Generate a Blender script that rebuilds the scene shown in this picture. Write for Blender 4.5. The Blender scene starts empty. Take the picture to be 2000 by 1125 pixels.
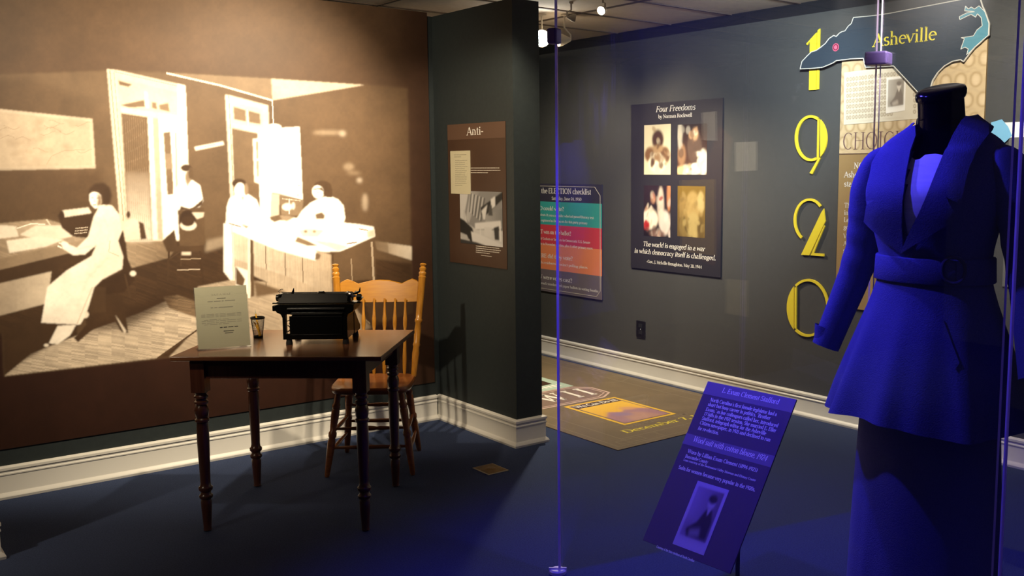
import bpy, bmesh, math, random
import numpy as np
from mathutils import Vector, Matrix
from mathutils.bvhtree import BVHTree
from mathutils.geometry import delaunay_2d_cdt
SC = bpy.context.scene
COL = SC.collection
random.seed(4); RNG = np.random.RandomState(5)
PI = math.pi
# ------------------------------------------------------------------ camera (an off-centre crop: lens shift), world, lights
PX, PY, FOC, CAMH = 1195.0, 562.5, 1917.0, 1.64
PITCH = math.atan((PY - 333.0) / FOC)
AZ = math.radians(49.923)                     # viewing direction measured from +X (mural wall runs along X, poster walls along Y)
FW = Vector((math.cos(AZ), math.sin(AZ), 0)); RT = Vector((math.sin(AZ), -math.cos(AZ), 0)); UP = Vector((0, 0, 1))
CAM = Vector((0, 0, CAMH))
CF = FW * math.cos(PITCH) - UP * math.sin(PITCH); CU = UP * math.cos(PITCH) + FW * math.sin(PITCH)
cd = bpy.data.cameras.new('camera'); cam = bpy.data.objects.new('camera', cd); COL.objects.link(cam)
cam.location = CAM; cam.rotation_euler = (PI / 2 - PITCH, 0, AZ - PI / 2)
cd.sensor_width = 36; cd.lens = FOC / 2000 * 36; cd.shift_x = -(PX - 1000) / 2000; cd.clip_start = 0.05
SC.camera = cam
vs = SC.view_settings
vs.view_transform = 'Standard'; vs.look = 'None'; vs.gamma = 1; vs.exposure = 0.0; vs.use_curve_mapping = False
world = bpy.data.worlds.new('dim_gallery'); SC.world = world; world.use_nodes = True
world.node_tree.nodes['Background'].inputs[0].default_value = (0.9, 0.85, 0.8, 1)
world.node_tree.nodes['Background'].inputs[1].default_value = 0.016
def W(r, f, z=0.0): return RT * r + FW * f + UP * z   # room point from right / forward / up of the viewer's spot
def light(name, kind, loc, target, power, color, size=0.05, angle=60, blend=0.5):
    ld = bpy.data.lights.new(name, kind); o = bpy.data.objects.new(name, ld); COL.objects.link(o)
    o.location = loc; d = Vector(target) - Vector(loc); o.rotation_euler = d.to_track_quat('-Z', 'Y').to_euler()
    ld.energy = power; ld.color = color; ld.shadow_soft_size = size
    if kind == 'SPOT': ld.spot_size = math.radians(angle); ld.spot_blend = blend
    return o
WARM = (1.0, 0.83, 0.59); WHITE = (1.0, 0.94, 0.84)
LIGHT_A = (0.75, 3.75, 2.6); LIGHT_B = (2.55, 4.00, 2.62)
light('mural_spot_left', 'SPOT', LIGHT_A, (1.85, 5.63, 1.62), 360, WARM, 0.04, 90, 1.0)
light('mural_spot_right', 'SPOT', LIGHT_B, (2.02, 5.63, 1.66), 420, WARM, 0.03, 74, 0.85)
light('corner_spot', 'SPOT', (2.75, 4.10, 2.62), (3.15, 5.45, 1.30), 90, WARM, 0.03, 70, 0.7)
light('digits_spot', 'SPOT', (3.9, 3.2, 2.6), (5.145, 4.6, 2.1), 250, (0.80, 0.93, 1.0), 0.04, 75, 0.9)
light('panel_spot', 'SPOT', (3.7, 2.3, 2.6), (5.145, 3.0, 1.75), 215, WHITE, 0.04, 80, 0.8)
light('far_spot_poster', 'SPOT', (3.9, 5.6, 2.55), (5.145, 6.0, 0.9), 130, WARM, 0.04, 115, 0.8)
light('far_spot_mat', 'SPOT', (4.25, 5.55, 2.5), (4.4, 4.7, 0.0), 230, WARM, 0.04, 120, 0.8)
light('lamp_spill', 'POINT', (4.15, 5.62, 2.42), (4, 5, 0), 3, WARM, 0.05)
light('case_blue_lamp', 'SPOT', (2.42, 2.66, 2.46), (2.52, 1.9, 0.9), 125, (0.080, 0.060, 1.0), 0.03, 120, 0.6)
light('case_blue_front', 'SPOT', (1.75, 2.55, 2.60), (2.5, 1.95, 0.4), 135, (0.080, 0.060, 1.0), 0.03, 100, 0.8)
# ------------------------------------------------------------------ helpers
def srgb(c):
    c = np.asarray(c, float) / 255.0
    return np.where(c <= 0.04045, c / 12.92, ((c + 0.055) / 1.055) ** 2.4)
def lin(r, g, b): return tuple(float(v) for v in srgb((r, g, b))) + (1.0,)
def px_ray(x, y): return RT * (x - PX) - CU * (y - PY) + CF * FOC
def on_plane(x, y, n, c):
    d = px_ray(x, y); n = Vector(n); return CAM + d * ((c - n.dot(CAM)) / n.dot(d))
XW, XP, YM = 5.145, 3.244, 5.633              # poster wall, partition face, mural wall
def wl(x, y): p = on_plane(x, y, (1, 0, 0), XW); return (-p.y, p.z)      # in-wall coordinates: s to the right, t up
def pw(x, y): p = on_plane(x, y, (1, 0, 0), XP); return (-p.y, p.z)
def fl(x, y, z=0.0): p = on_plane(x, y, (0, 0, 1), z); return (p.x, p.y)
def tag(o, label=None, cat=None, group=None, kind=None):
    if label: o['label'] = label
    if cat: o['category'] = cat
    if group: o['group'] = group
    if kind: o['kind'] = kind
    return o
def empty(name, loc, rotz=0.0, label=None, cat=None, group=None, matrix=None):
    o = bpy.data.objects.new(name, None); COL.objects.link(o); o.empty_display_size = 0.1
    if matrix is not None: o.matrix_world = matrix
    else: o.location = loc; o.rotation_euler = (0, 0, rotz)
    return tag(o, label, cat, group)
def copy_tree(o, parent=None):
    c = o.copy(); COL.objects.link(c); c.parent = parent
    for ch in [q for q in bpy.data.objects if q.parent == o]: copy_tree(ch, c)
    return c
def new_mat(name, color, rough=0.6, metal=0.0, spec=0.5, coat=0.0):
    m = bpy.data.materials.new(name); m.use_nodes = True
    b = m.node_tree.nodes['Principled BSDF']
    b.inputs['Base Color'].default_value = color; b.inputs['Roughness'].default_value = rough
    b.inputs['Metallic'].default_value = metal; b.inputs['Specular IOR Level'].default_value = spec
    b.inputs['Coat Weight'].default_value = coat; b.inputs['Coat Roughness'].default_value = 0.15
    return m
def noisy(m, c1, c2, scale=(1, 1, 1), nscale=5, detail=4, bump=0.0, coord='Object', bscale=None):
    nt = m.node_tree; N = nt.nodes; L = nt.links; b = N['Principled BSDF']
    tc = N.new('ShaderNodeTexCoord'); mp = N.new('ShaderNodeMapping'); mp.inputs['Scale'].default_value = scale
    L.new(tc.outputs[coord], mp.inputs[0])
    n = N.new('ShaderNodeTexNoise'); n.inputs['Scale'].default_value = nscale; n.inputs['Detail'].default_value = detail
    L.new(mp.outputs[0], n.inputs[0])
    r = N.new('ShaderNodeValToRGB'); r.color_ramp.elements[0].position = 0.3; r.color_ramp.elements[1].position = 0.7
    r.color_ramp.elements[0].color = c1; r.color_ramp.elements[1].color = c2
    L.new(n.outputs[0], r.inputs[0]); L.new(r.outputs[0], b.inputs['Base Color'])
    if bump:
        bn = N.new('ShaderNodeBump'); bn.inputs['Strength'].default_value = bump; bn.inputs['Distance'].default_value = 0.01
        if bscale:
            n2 = N.new('ShaderNodeTexNoise'); n2.inputs['Scale'].default_value = bscale; L.new(tc.outputs[coord], n2.inputs[0]); L.new(n2.outputs[0], bn.inputs['Height'])
        else: L.new(n.outputs[0], bn.inputs['Height'])
        L.new(bn.outputs[0], b.inputs['Normal'])
    return m
def lin3(t): return tuple(t) + (1.0,)
M = {}
M['paint'] = noisy(new_mat('dark_teal_paint', (0, 0, 0, 1), 0.55, spec=0.3), (.020, .026, .0275, 1), (.024, .031, .032, 1), nscale=40, bump=.05)
M['paint_far'] = noisy(new_mat('grey_teal_paint', (0, 0, 0, 1), 0.6, spec=0.3), (.062, .063, .059, 1), (.070, .071, .067, 1), nscale=40, bump=.05)
M['white_trim'] = new_mat('white_trim_paint', (.74, .72, .66, 1), 0.35)
M['carpet'] = noisy(new_mat('navy_carpet', (0, 0, 0, 1), 0.95, spec=0.1), (.030, .044, .098, 1), (.052, .074, .150, 1), nscale=160, detail=6, bump=.5, bscale=320)
M['wood_table'] = noisy(new_mat('dark_cherry_wood', (0, 0, 0, 1), 0.24, coat=.4), (.13, .045, .016, 1), (.21, .080, .030, 1), (2, 30, 30), 3, 5)
M['wood_leg'] = noisy(new_mat('dark_turned_wood', (0, 0, 0, 1), 0.3, coat=.3), (.070, .020, .011, 1), (.11, .036, .018, 1), (30, 30, 2), 3, 5)
M['oak'] = noisy(new_mat('honey_oak', (0, 0, 0, 1), 0.28, coat=.3), (.30, .115, .008, 1), (.40, .175, .018, 1), (25, 25, 2), 3, 5)
M['oak_crest'] = noisy(new_mat('honey_oak_board', (0, 0, 0, 1), 0.35, spec=.3), (.27, .105, .004, 1), (.33, .14, .006, 1), (3, 30, 30), 3, 5)
M['oak_red'] = noisy(new_mat('reddish_oak', (0, 0, 0, 1), 0.3, coat=.3), (.20, .058, .012, 1), (.30, .10, .022, 1), (4, 30, 30), 3, 5)
M['black'] = new_mat('black_enamel', (.003, .003, .003, 1), 0.2, spec=.22)
M['black_matte'] = new_mat('black_matte', (.01, .01, .01, 1), 0.6)
M['rubber'] = new_mat('black_rubber', (.012, .012, .012, 1), 0.7)
M['chrome'] = new_mat('worn_chrome', (.6, .58, .52, 1), 0.3, 1.0)
M['brass'] = noisy(new_mat('worn_brass', (0, 0, 0, 1), 0.45, 0.6), (.18, .10, .025, 1), (.30, .18, .05, 1), nscale=30)
M['brass_rim'] = new_mat('pale_brass_rim', (.46, .40, .28, 1), 0.45, 0.3)
M['ivory'] = new_mat('ivory_white', (.85, .80, .66, 1), 0.5)
M['paper'] = new_mat('cream_paper', (.50, .46, .31, 1), .6)
M['ink_grey'] = new_mat('faded_grey_ink', (.27, .25, .18, 1), 0.8)
M['ink_dark'] = new_mat('dark_ink', (.06, .05, .035, 1), 0.8)
M['pencil'] = new_mat('yellow_pencil_paint', (.75, .38, .03, 1), 0.4)
M['graphite'] = new_mat('graphite', (.03, .03, .03, 1), 0.4)
M['eraser'] = new_mat('pink_eraser', (.6, .25, .2, 1), 0.7)
M['brown_board'] = noisy(new_mat('brown_poster_board', (0, 0, 0, 1), 0.5), (.045, .020, .010, 1), (.056, .026, .013, 1), nscale=6)
M['tan_board'] = new_mat('lighter_brown_band', (.095, .050, .030, 1), 0.5)
M['white_ink'] = new_mat('white_lettering', (.85, .82, .75, 1), 0.6)
M['cream_ink'] = new_mat('cream_lettering', (.55, .50, .42, 1), 0.6)
M['blue_black'] = new_mat('near_black_board', (.022, .020, .026, 1), 0.5)
M['navy_board'] = new_mat('navy_poster_board', (.040, .038, .060, 1), 0.5)
M['teal'] = new_mat('teal_band', (.045, .36, .33, 1), 0.5)
M['red'] = new_mat('red_band', (.62, .055, .075, 1), 0.5)
M['orange'] = new_mat('orange_band', (.80, .24, .10, 1), 0.5)
M['slate'] = new_mat('slate_band', (.16, .13, .145, 1), 0.5)
M['yellow'] = new_mat('yellow_acrylic', (.82, .66, .035, 1), 0.4)
M['yellow_ink'] = new_mat('yellow_lettering', (.85, .72, .06, 1), 0.5)
M['map_blue'] = noisy(new_mat('dark_slate_blue_board', (0, 0, 0, 1), 0.5), (.026, .040, .056, 1), (.034, .048, .064, 1), nscale=4)
M['map_edge'] = new_mat('cream_board_edge', (.72, .70, .60, 1), 0.5)
M['water'] = new_mat('teal_water', (.09, .26, .32, 1), 0.5)
M['pink'] = new_mat('pink_dot', (.85, .12, .20, 1), 0.5)
M['maroon'] = new_mat('dark_red_ring', (.16, .02, .05, 1), 0.5)
M['outlet'] = new_mat('black_plastic', (.008, .007, .006, 1), 0.35)
M['white_paper'] = new_mat('white_paper', (.88, .88, .84, 1), 0.6)
M['tape'] = new_mat('blue_masking_tape', (.20, .50, .72, 1), 0.6)
M['grey_board'] = new_mat('grey_board', (.14, .14, .13, 1), 0.5)
M['mat'] = noisy(new_mat('olive_brown_mat', (0, 0, 0, 1), 0.7), (.150, .112, .062, 1), (.19, .14, .08, 1), nscale=5, detail=5)
M['mat_line'] = new_mat('pale_mat_line', (.25, .20, .13, 1), 0.7)
M['mat_pink'] = new_mat('pale_pink_line', (.60, .44, .38, 1), 0.7)
M['mat_plate'] = new_mat('taupe_plate', (.20, .135, .105, 1), 0.7)
M['mat_gold'] = new_mat('golden_print', (.80, .50, .035, 1), 0.6)
M['mat_teal'] = new_mat('pale_teal_print', (.42, .56, .46, 1), 0.6)
M['ceiling_tile'] = noisy(new_mat('beige_ceiling_tile', (0, 0, 0, 1), 0.9), (.56, .46, .36, 1), (.62, .52, .41, 1), nscale=25, bump=.2)
M['tbar'] = new_mat('brown_ceiling_grid', (.10, .07, .05, 1), 0.7)
M['gap_shade'] = new_mat('painted_gap_shade', (.004, .004, .005, 1), 0.9)
M['wool'] = noisy(new_mat('blue_grey_wool', (0, 0, 0, 1), 0.9, spec=0.15), (.075, .085, .20, 1), (.10, .11, .25, 1), nscale=300, bump=.3)
M['wool_skirt'] = noisy(new_mat('dark_wool_skirt', (0, 0, 0, 1), 0.9, spec=0.15), (.11, .12, .30, 1), (.14, .15, .36, 1), nscale=300, bump=.3)
M['cotton'] = noisy(new_mat('white_cotton', (0, 0, 0, 1), 0.85, spec=0.2), (.70, .72, .85, 1), (.82, .84, .95, 1), (1, 1, 8), 12)
M['form'] = new_mat('black_lacquer_form', (.003, .003, .0035, 1), 0.14, spec=.12)
M['velvet'] = new_mat('black_velvet', (.002, .002, .002, 1), 0.9, spec=0.0)
M['clamp'] = new_mat('purple_clamp_plastic', (.14, .09, .30, 1), 0.4)
M['clip'] = new_mat('pale_floor_clip', (.72, .70, .80, 1), 0.4)
M['edge'] = new_mat('violet_edge_glow', (.78, .62, .95, 1), 0.4)  # violet of the light piped through the panes put into the edge colour
M['sign_bg'] = new_mat('violet_sign_board', (.075, .04, .11, 1), .45)
M['sign_band'] = new_mat('pale_violet_sign_band', (.20, .15, .27, 1), .3)
M['sign_ink'] = new_mat('white_sign_lettering', (.95, .92, .95, 1), 0.6)
M['white_enamel'] = new_mat('cream_lamp_enamel', (.62, .54, .42, 1), 0.4)
def emit(name, color, s):
    m = bpy.data.materials.new(name); m.use_nodes = True; nt = m.node_tree; nt.nodes.clear()
    e = nt.nodes.new('ShaderNodeEmission'); e.inputs[0].default_value = color; e.inputs[1].default_value = s
    o = nt.nodes.new('ShaderNodeOutputMaterial'); nt.links.new(e.outputs[0], o.inputs[0]); return m
M['bulb_cool'] = emit('lit_bulb_cool', (.85, .97, 1, 1), 60); M['bulb_warm'] = emit('lit_bulb_warm', (1, .85, .62, 1), 25)
M['led'] = emit('cyan_indicator', (.1, .8, .8, 1), 1.2)
def glass_mat(name, base, f_boost, haze, smudge=False):
    m = bpy.data.materials.new(name); m.use_nodes = True; nt = m.node_tree; nt.nodes.clear(); N = nt.nodes; L = nt.links
    t = N.new('ShaderNodeBsdfTransparent'); t.inputs[0].default_value = base
    g = N.new('ShaderNodeBsdfGlossy'); g.inputs['Roughness'].default_value = 0.0; g.inputs[0].default_value = (1, 1, 1, 1)
    ge = N.new('ShaderNodeNewGeometry'); dt = N.new('ShaderNodeVectorMath'); dt.operation = 'DOT_PRODUCT'; L.new(ge.outputs['Incoming'], dt.inputs[0]); L.new(ge.outputs['Normal'], dt.inputs[1])
    ab = N.new('ShaderNodeMath'); ab.operation = 'ABSOLUTE'; L.new(dt.outputs['Value'], ab.inputs[0])
    om = N.new('ShaderNodeMath'); om.operation = 'SUBTRACT'; om.inputs[0].default_value = 1; L.new(ab.outputs[0], om.inputs[1])
    p5 = N.new('ShaderNodeMath'); p5.operation = 'POWER'; p5.inputs[1].default_value = 5; L.new(om.outputs[0], p5.inputs[0])
    mu = N.new('ShaderNodeMath'); mu.operation = 'MULTIPLY_ADD'; mu.inputs[1].default_value = .96 * f_boost; mu.inputs[2].default_value = .04 * f_boost; L.new(p5.outputs[0], mu.inputs[0])
    mx = N.new('ShaderNodeMixShader'); L.new(mu.outputs[0], mx.inputs[0]); L.new(t.outputs[0], mx.inputs[1]); L.new(g.outputs[0], mx.inputs[2])
    d = N.new('ShaderNodeBsdfDiffuse'); d.inputs[0].default_value = (.85, .85, .9, 1)
    mh = N.new('ShaderNodeMixShader'); mh.inputs[0].default_value = haze
    if smudge:   # finger smears on the pane
        tc = N.new('ShaderNodeTexCoord'); mp = N.new('ShaderNodeMapping'); mp.inputs['Scale'].default_value = (14, 1, 1.6); mp.inputs['Rotation'].default_value = (0, .12, 0)
        n = N.new('ShaderNodeTexNoise'); n.inputs['Scale'].default_value = 2.2; n.inputs['Detail'].default_value = 3
        r = N.new('ShaderNodeMapRange'); r.inputs[1].default_value = .56; r.inputs[2].default_value = .75; r.inputs[3].default_value = haze; r.inputs[4].default_value = haze + .10
        L.new(tc.outputs['Object'], mp.inputs[0]); L.new(mp.outputs[0], n.inputs[0]); L.new(n.outputs[0], r.inputs[0])
        gr = N.new('ShaderNodeSeparateXYZ'); L.new(tc.outputs['Object'], gr.inputs[0])
        g1 = N.new('ShaderNodeMapRange'); g1.inputs[1].default_value = .55; g1.inputs[2].default_value = .05; g1.inputs[3].default_value = 0; g1.inputs[4].default_value = 1; L.new(gr.outputs[0], g1.inputs[0])
        g2 = N.new('ShaderNodeMapRange'); g2.inputs[1].default_value = 1.65; g2.inputs[2].default_value = 1.95; g2.inputs[3].default_value = 0; g2.inputs[4].default_value = 1; L.new(gr.outputs[2], g2.inputs[0])
        m1 = N.new('ShaderNodeMath'); m1.operation = 'MULTIPLY'; L.new(g1.outputs[0], m1.inputs[0]); L.new(g2.outputs[0], m1.inputs[1])
        m2 = N.new('ShaderNodeMath'); m2.operation = 'MULTIPLY'; L.new(m1.outputs[0], m2.inputs[0]); L.new(r.outputs[0], m2.inputs[1])
        m3 = N.new('ShaderNodeMath'); m3.operation = 'MAXIMUM'; L.new(m2.outputs[0], m3.inputs[0]); m3.inputs[1].default_value = haze
        L.new(m3.outputs[0], mh.inputs[0])
    L.new(mx.outputs[0], mh.inputs[1]); L.new(d.outputs[0], mh.inputs[2])
    o = N.new('ShaderNodeOutputMaterial'); L.new(mh.outputs[0], o.inputs[0]); return m
M['glass'] = glass_mat('case_glass', (.99, .99, .99, 1), 1.0, .004)
M['glass_smudged'] = glass_mat('smudged_case_glass', (.99, .99, .99, 1), 1.0, .004, True)
M['acrylic'] = glass_mat('clear_acrylic', (.97, .98, .98, 1), .9, .01)
def vcol_mat(name, rough=0.5, spec=0.3):
    m = new_mat(name, (1, 1, 1, 1), rough, spec=spec); nt = m.node_tree
    a = nt.nodes.new('ShaderNodeVertexColor'); a.layer_name = 'print'
    nt.links.new(a.outputs[0], nt.nodes['Principled BSDF'].inputs['Base Color']); return m
M['print'] = vcol_mat('printed_picture', .55, .25)
class MB:
    def __init__(s): s.v = []; s.f = []; s.mi = []; s.mats = []
    def _m(s, m):
        if m is None: return 0
        if m not in s.mats: s.mats.append(m)
        return s.mats.index(m)
    def add(s, vs, fs, m=None):
        k = len(s.v); s.v += [tuple(p) for p in vs]; s.f += [tuple(i + k for i in f) for f in fs]; s.mi += [s._m(m)] * len(fs); return s
    def box(s, a, b, m=None):
        x0, y0, z0 = a; x1, y1, z1 = b
        return s.add([(x0, y0, z0), (x1, y0, z0), (x1, y1, z0), (x0, y1, z0), (x0, y0, z1), (x1, y0, z1), (x1, y1, z1), (x0, y1, z1)],
                     [(0, 3, 2, 1), (4, 5, 6, 7), (0, 1, 5, 4), (1, 2, 6, 5), (2, 3, 7, 6), (3, 0, 4, 7)], m)
    def rings(s, rings, m=None, cap=True, closed=True):
        n = len(rings[0]); vs = [p for r in rings for p in r]; fs = []
        for i in range(len(rings) - 1):
            for j in range(n if closed else n - 1):
                a, b = i * n + j, i * n + (j + 1) % n; fs.append((a, b, b + n, a + n))
        if cap and closed: fs.append(tuple(range(n - 1, -1, -1))); fs.append(tuple((len(rings) - 1) * n + j for j in range(n)))
        return s.add(vs, fs, m)
    def lathe(s, prof, base=(0, 0, 0), top=None, n=20, m=None):
        """prof: (t, radius) along the axis base->top (t in metres from base)"""
        b = Vector(base); ax = (Vector(top) - b).normalized() if top is not None else UP.copy()
        u = ax.orthogonal().normalized(); w = ax.cross(u)
        return s.rings([[tuple(b + ax * t + u * (r * math.cos(2 * PI * j / n)) + w * (r * math.sin(2 * PI * j / n))) for j in range(n)] for t, r in prof], m)
    def tube(s, pts, rad, n=10, m=None):
        pts = [Vector(p) for p in pts]; rs = rad if isinstance(rad, (list, tuple)) else [rad] * len(pts); R = []; u = None
        for i, p in enumerate(pts):
            d = (pts[min(i + 1, len(pts) - 1)] - pts[max(i - 1, 0)]).normalized()
            u = d.orthogonal().normalized() if u is None else (u - d * u.dot(d)).normalized()
            w = d.cross(u); R.append([tuple(p + u * (rs[i] * math.cos(2 * PI * j / n)) + w * (rs[i] * math.sin(2 * PI * j / n))) for j in range(n)])
        return s.rings(R, m)
    def prism(s, pts, z0, z1, m=None, mside=None):
        """flat outline in xy extruded along z, triangulated so concave outlines fill"""
        n = len(pts); res = delaunay_2d_cdt([Vector(p) for p in pts], [(i, (i + 1) % n) for i in range(n)], [], 1, 1e-6)
        ov, tris = res[0], [t for t in res[2]]
        area = sum(pts[i][0] * pts[(i + 1) % n][1] - pts[(i + 1) % n][0] * pts[i][1] for i in range(n))
        s.add([(p.x, p.y, z1) for p in ov], [tuple(t) for t in tris], m)
        s.add([(p.x, p.y, z0) for p in ov], [tuple(reversed(t)) for t in tris], m)
        vs = [(p[0], p[1], z0) for p in pts] + [(p[0], p[1], z1) for p in pts]
        fs = [(i, (i + 1) % n, n + (i + 1) % n, n + i) for i in range(n)]
        if area < 0: fs = [tuple(reversed(f)) for f in fs]
        return s.add(vs, fs, mside or m)
    def xf(s, mat):
        s.v = [tuple(mat @ Vector(p)) for p in s.v]; return s
    def build(s, name, m=None, parent=None, smooth=35, bevel=0.0):
        me = bpy.data.meshes.new(name); me.from_pydata(s.v, [], s.f); me.update()
        if m is not None and not s.mats: me.materials.append(m)
        for q in s.mats: me.materials.append(q)
        if len(s.mats) > 1: me.polygons.foreach_set('material_index', s.mi)
        if smooth: me.shade_smooth(); me.set_sharp_from_angle(angle=math.radians(smooth))
        o = bpy.data.objects.new(name, me); COL.objects.link(o)
        if parent is not None: o.parent = parent
        if bevel:
            b = o.modifiers.new('bevel', 'BEVEL'); b.width = bevel; b.segments = 2; b.limit_method = 'ANGLE'; b.angle_limit = math.radians(40)
        return o
def wall_matrix(facing, origin=(0, 0, 0)):
    """local x to the viewer's right along the wall, y up, z out of the wall"""
    cx, cy, cz = {'-X': ((0, -1, 0), (0, 0, 1), (-1, 0, 0)), '-Y': ((1, 0, 0), (0, 0, 1), (0, -1, 0)), '+Z': ((1, 0, 0), (0, 1, 0), (0, 0, 1))}[facing]
    m = Matrix.Identity(4)
    for i in range(3): m[i][0], m[i][1], m[i][2], m[i][3] = cx[i], cy[i], cz[i], origin[i]
    return m
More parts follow.
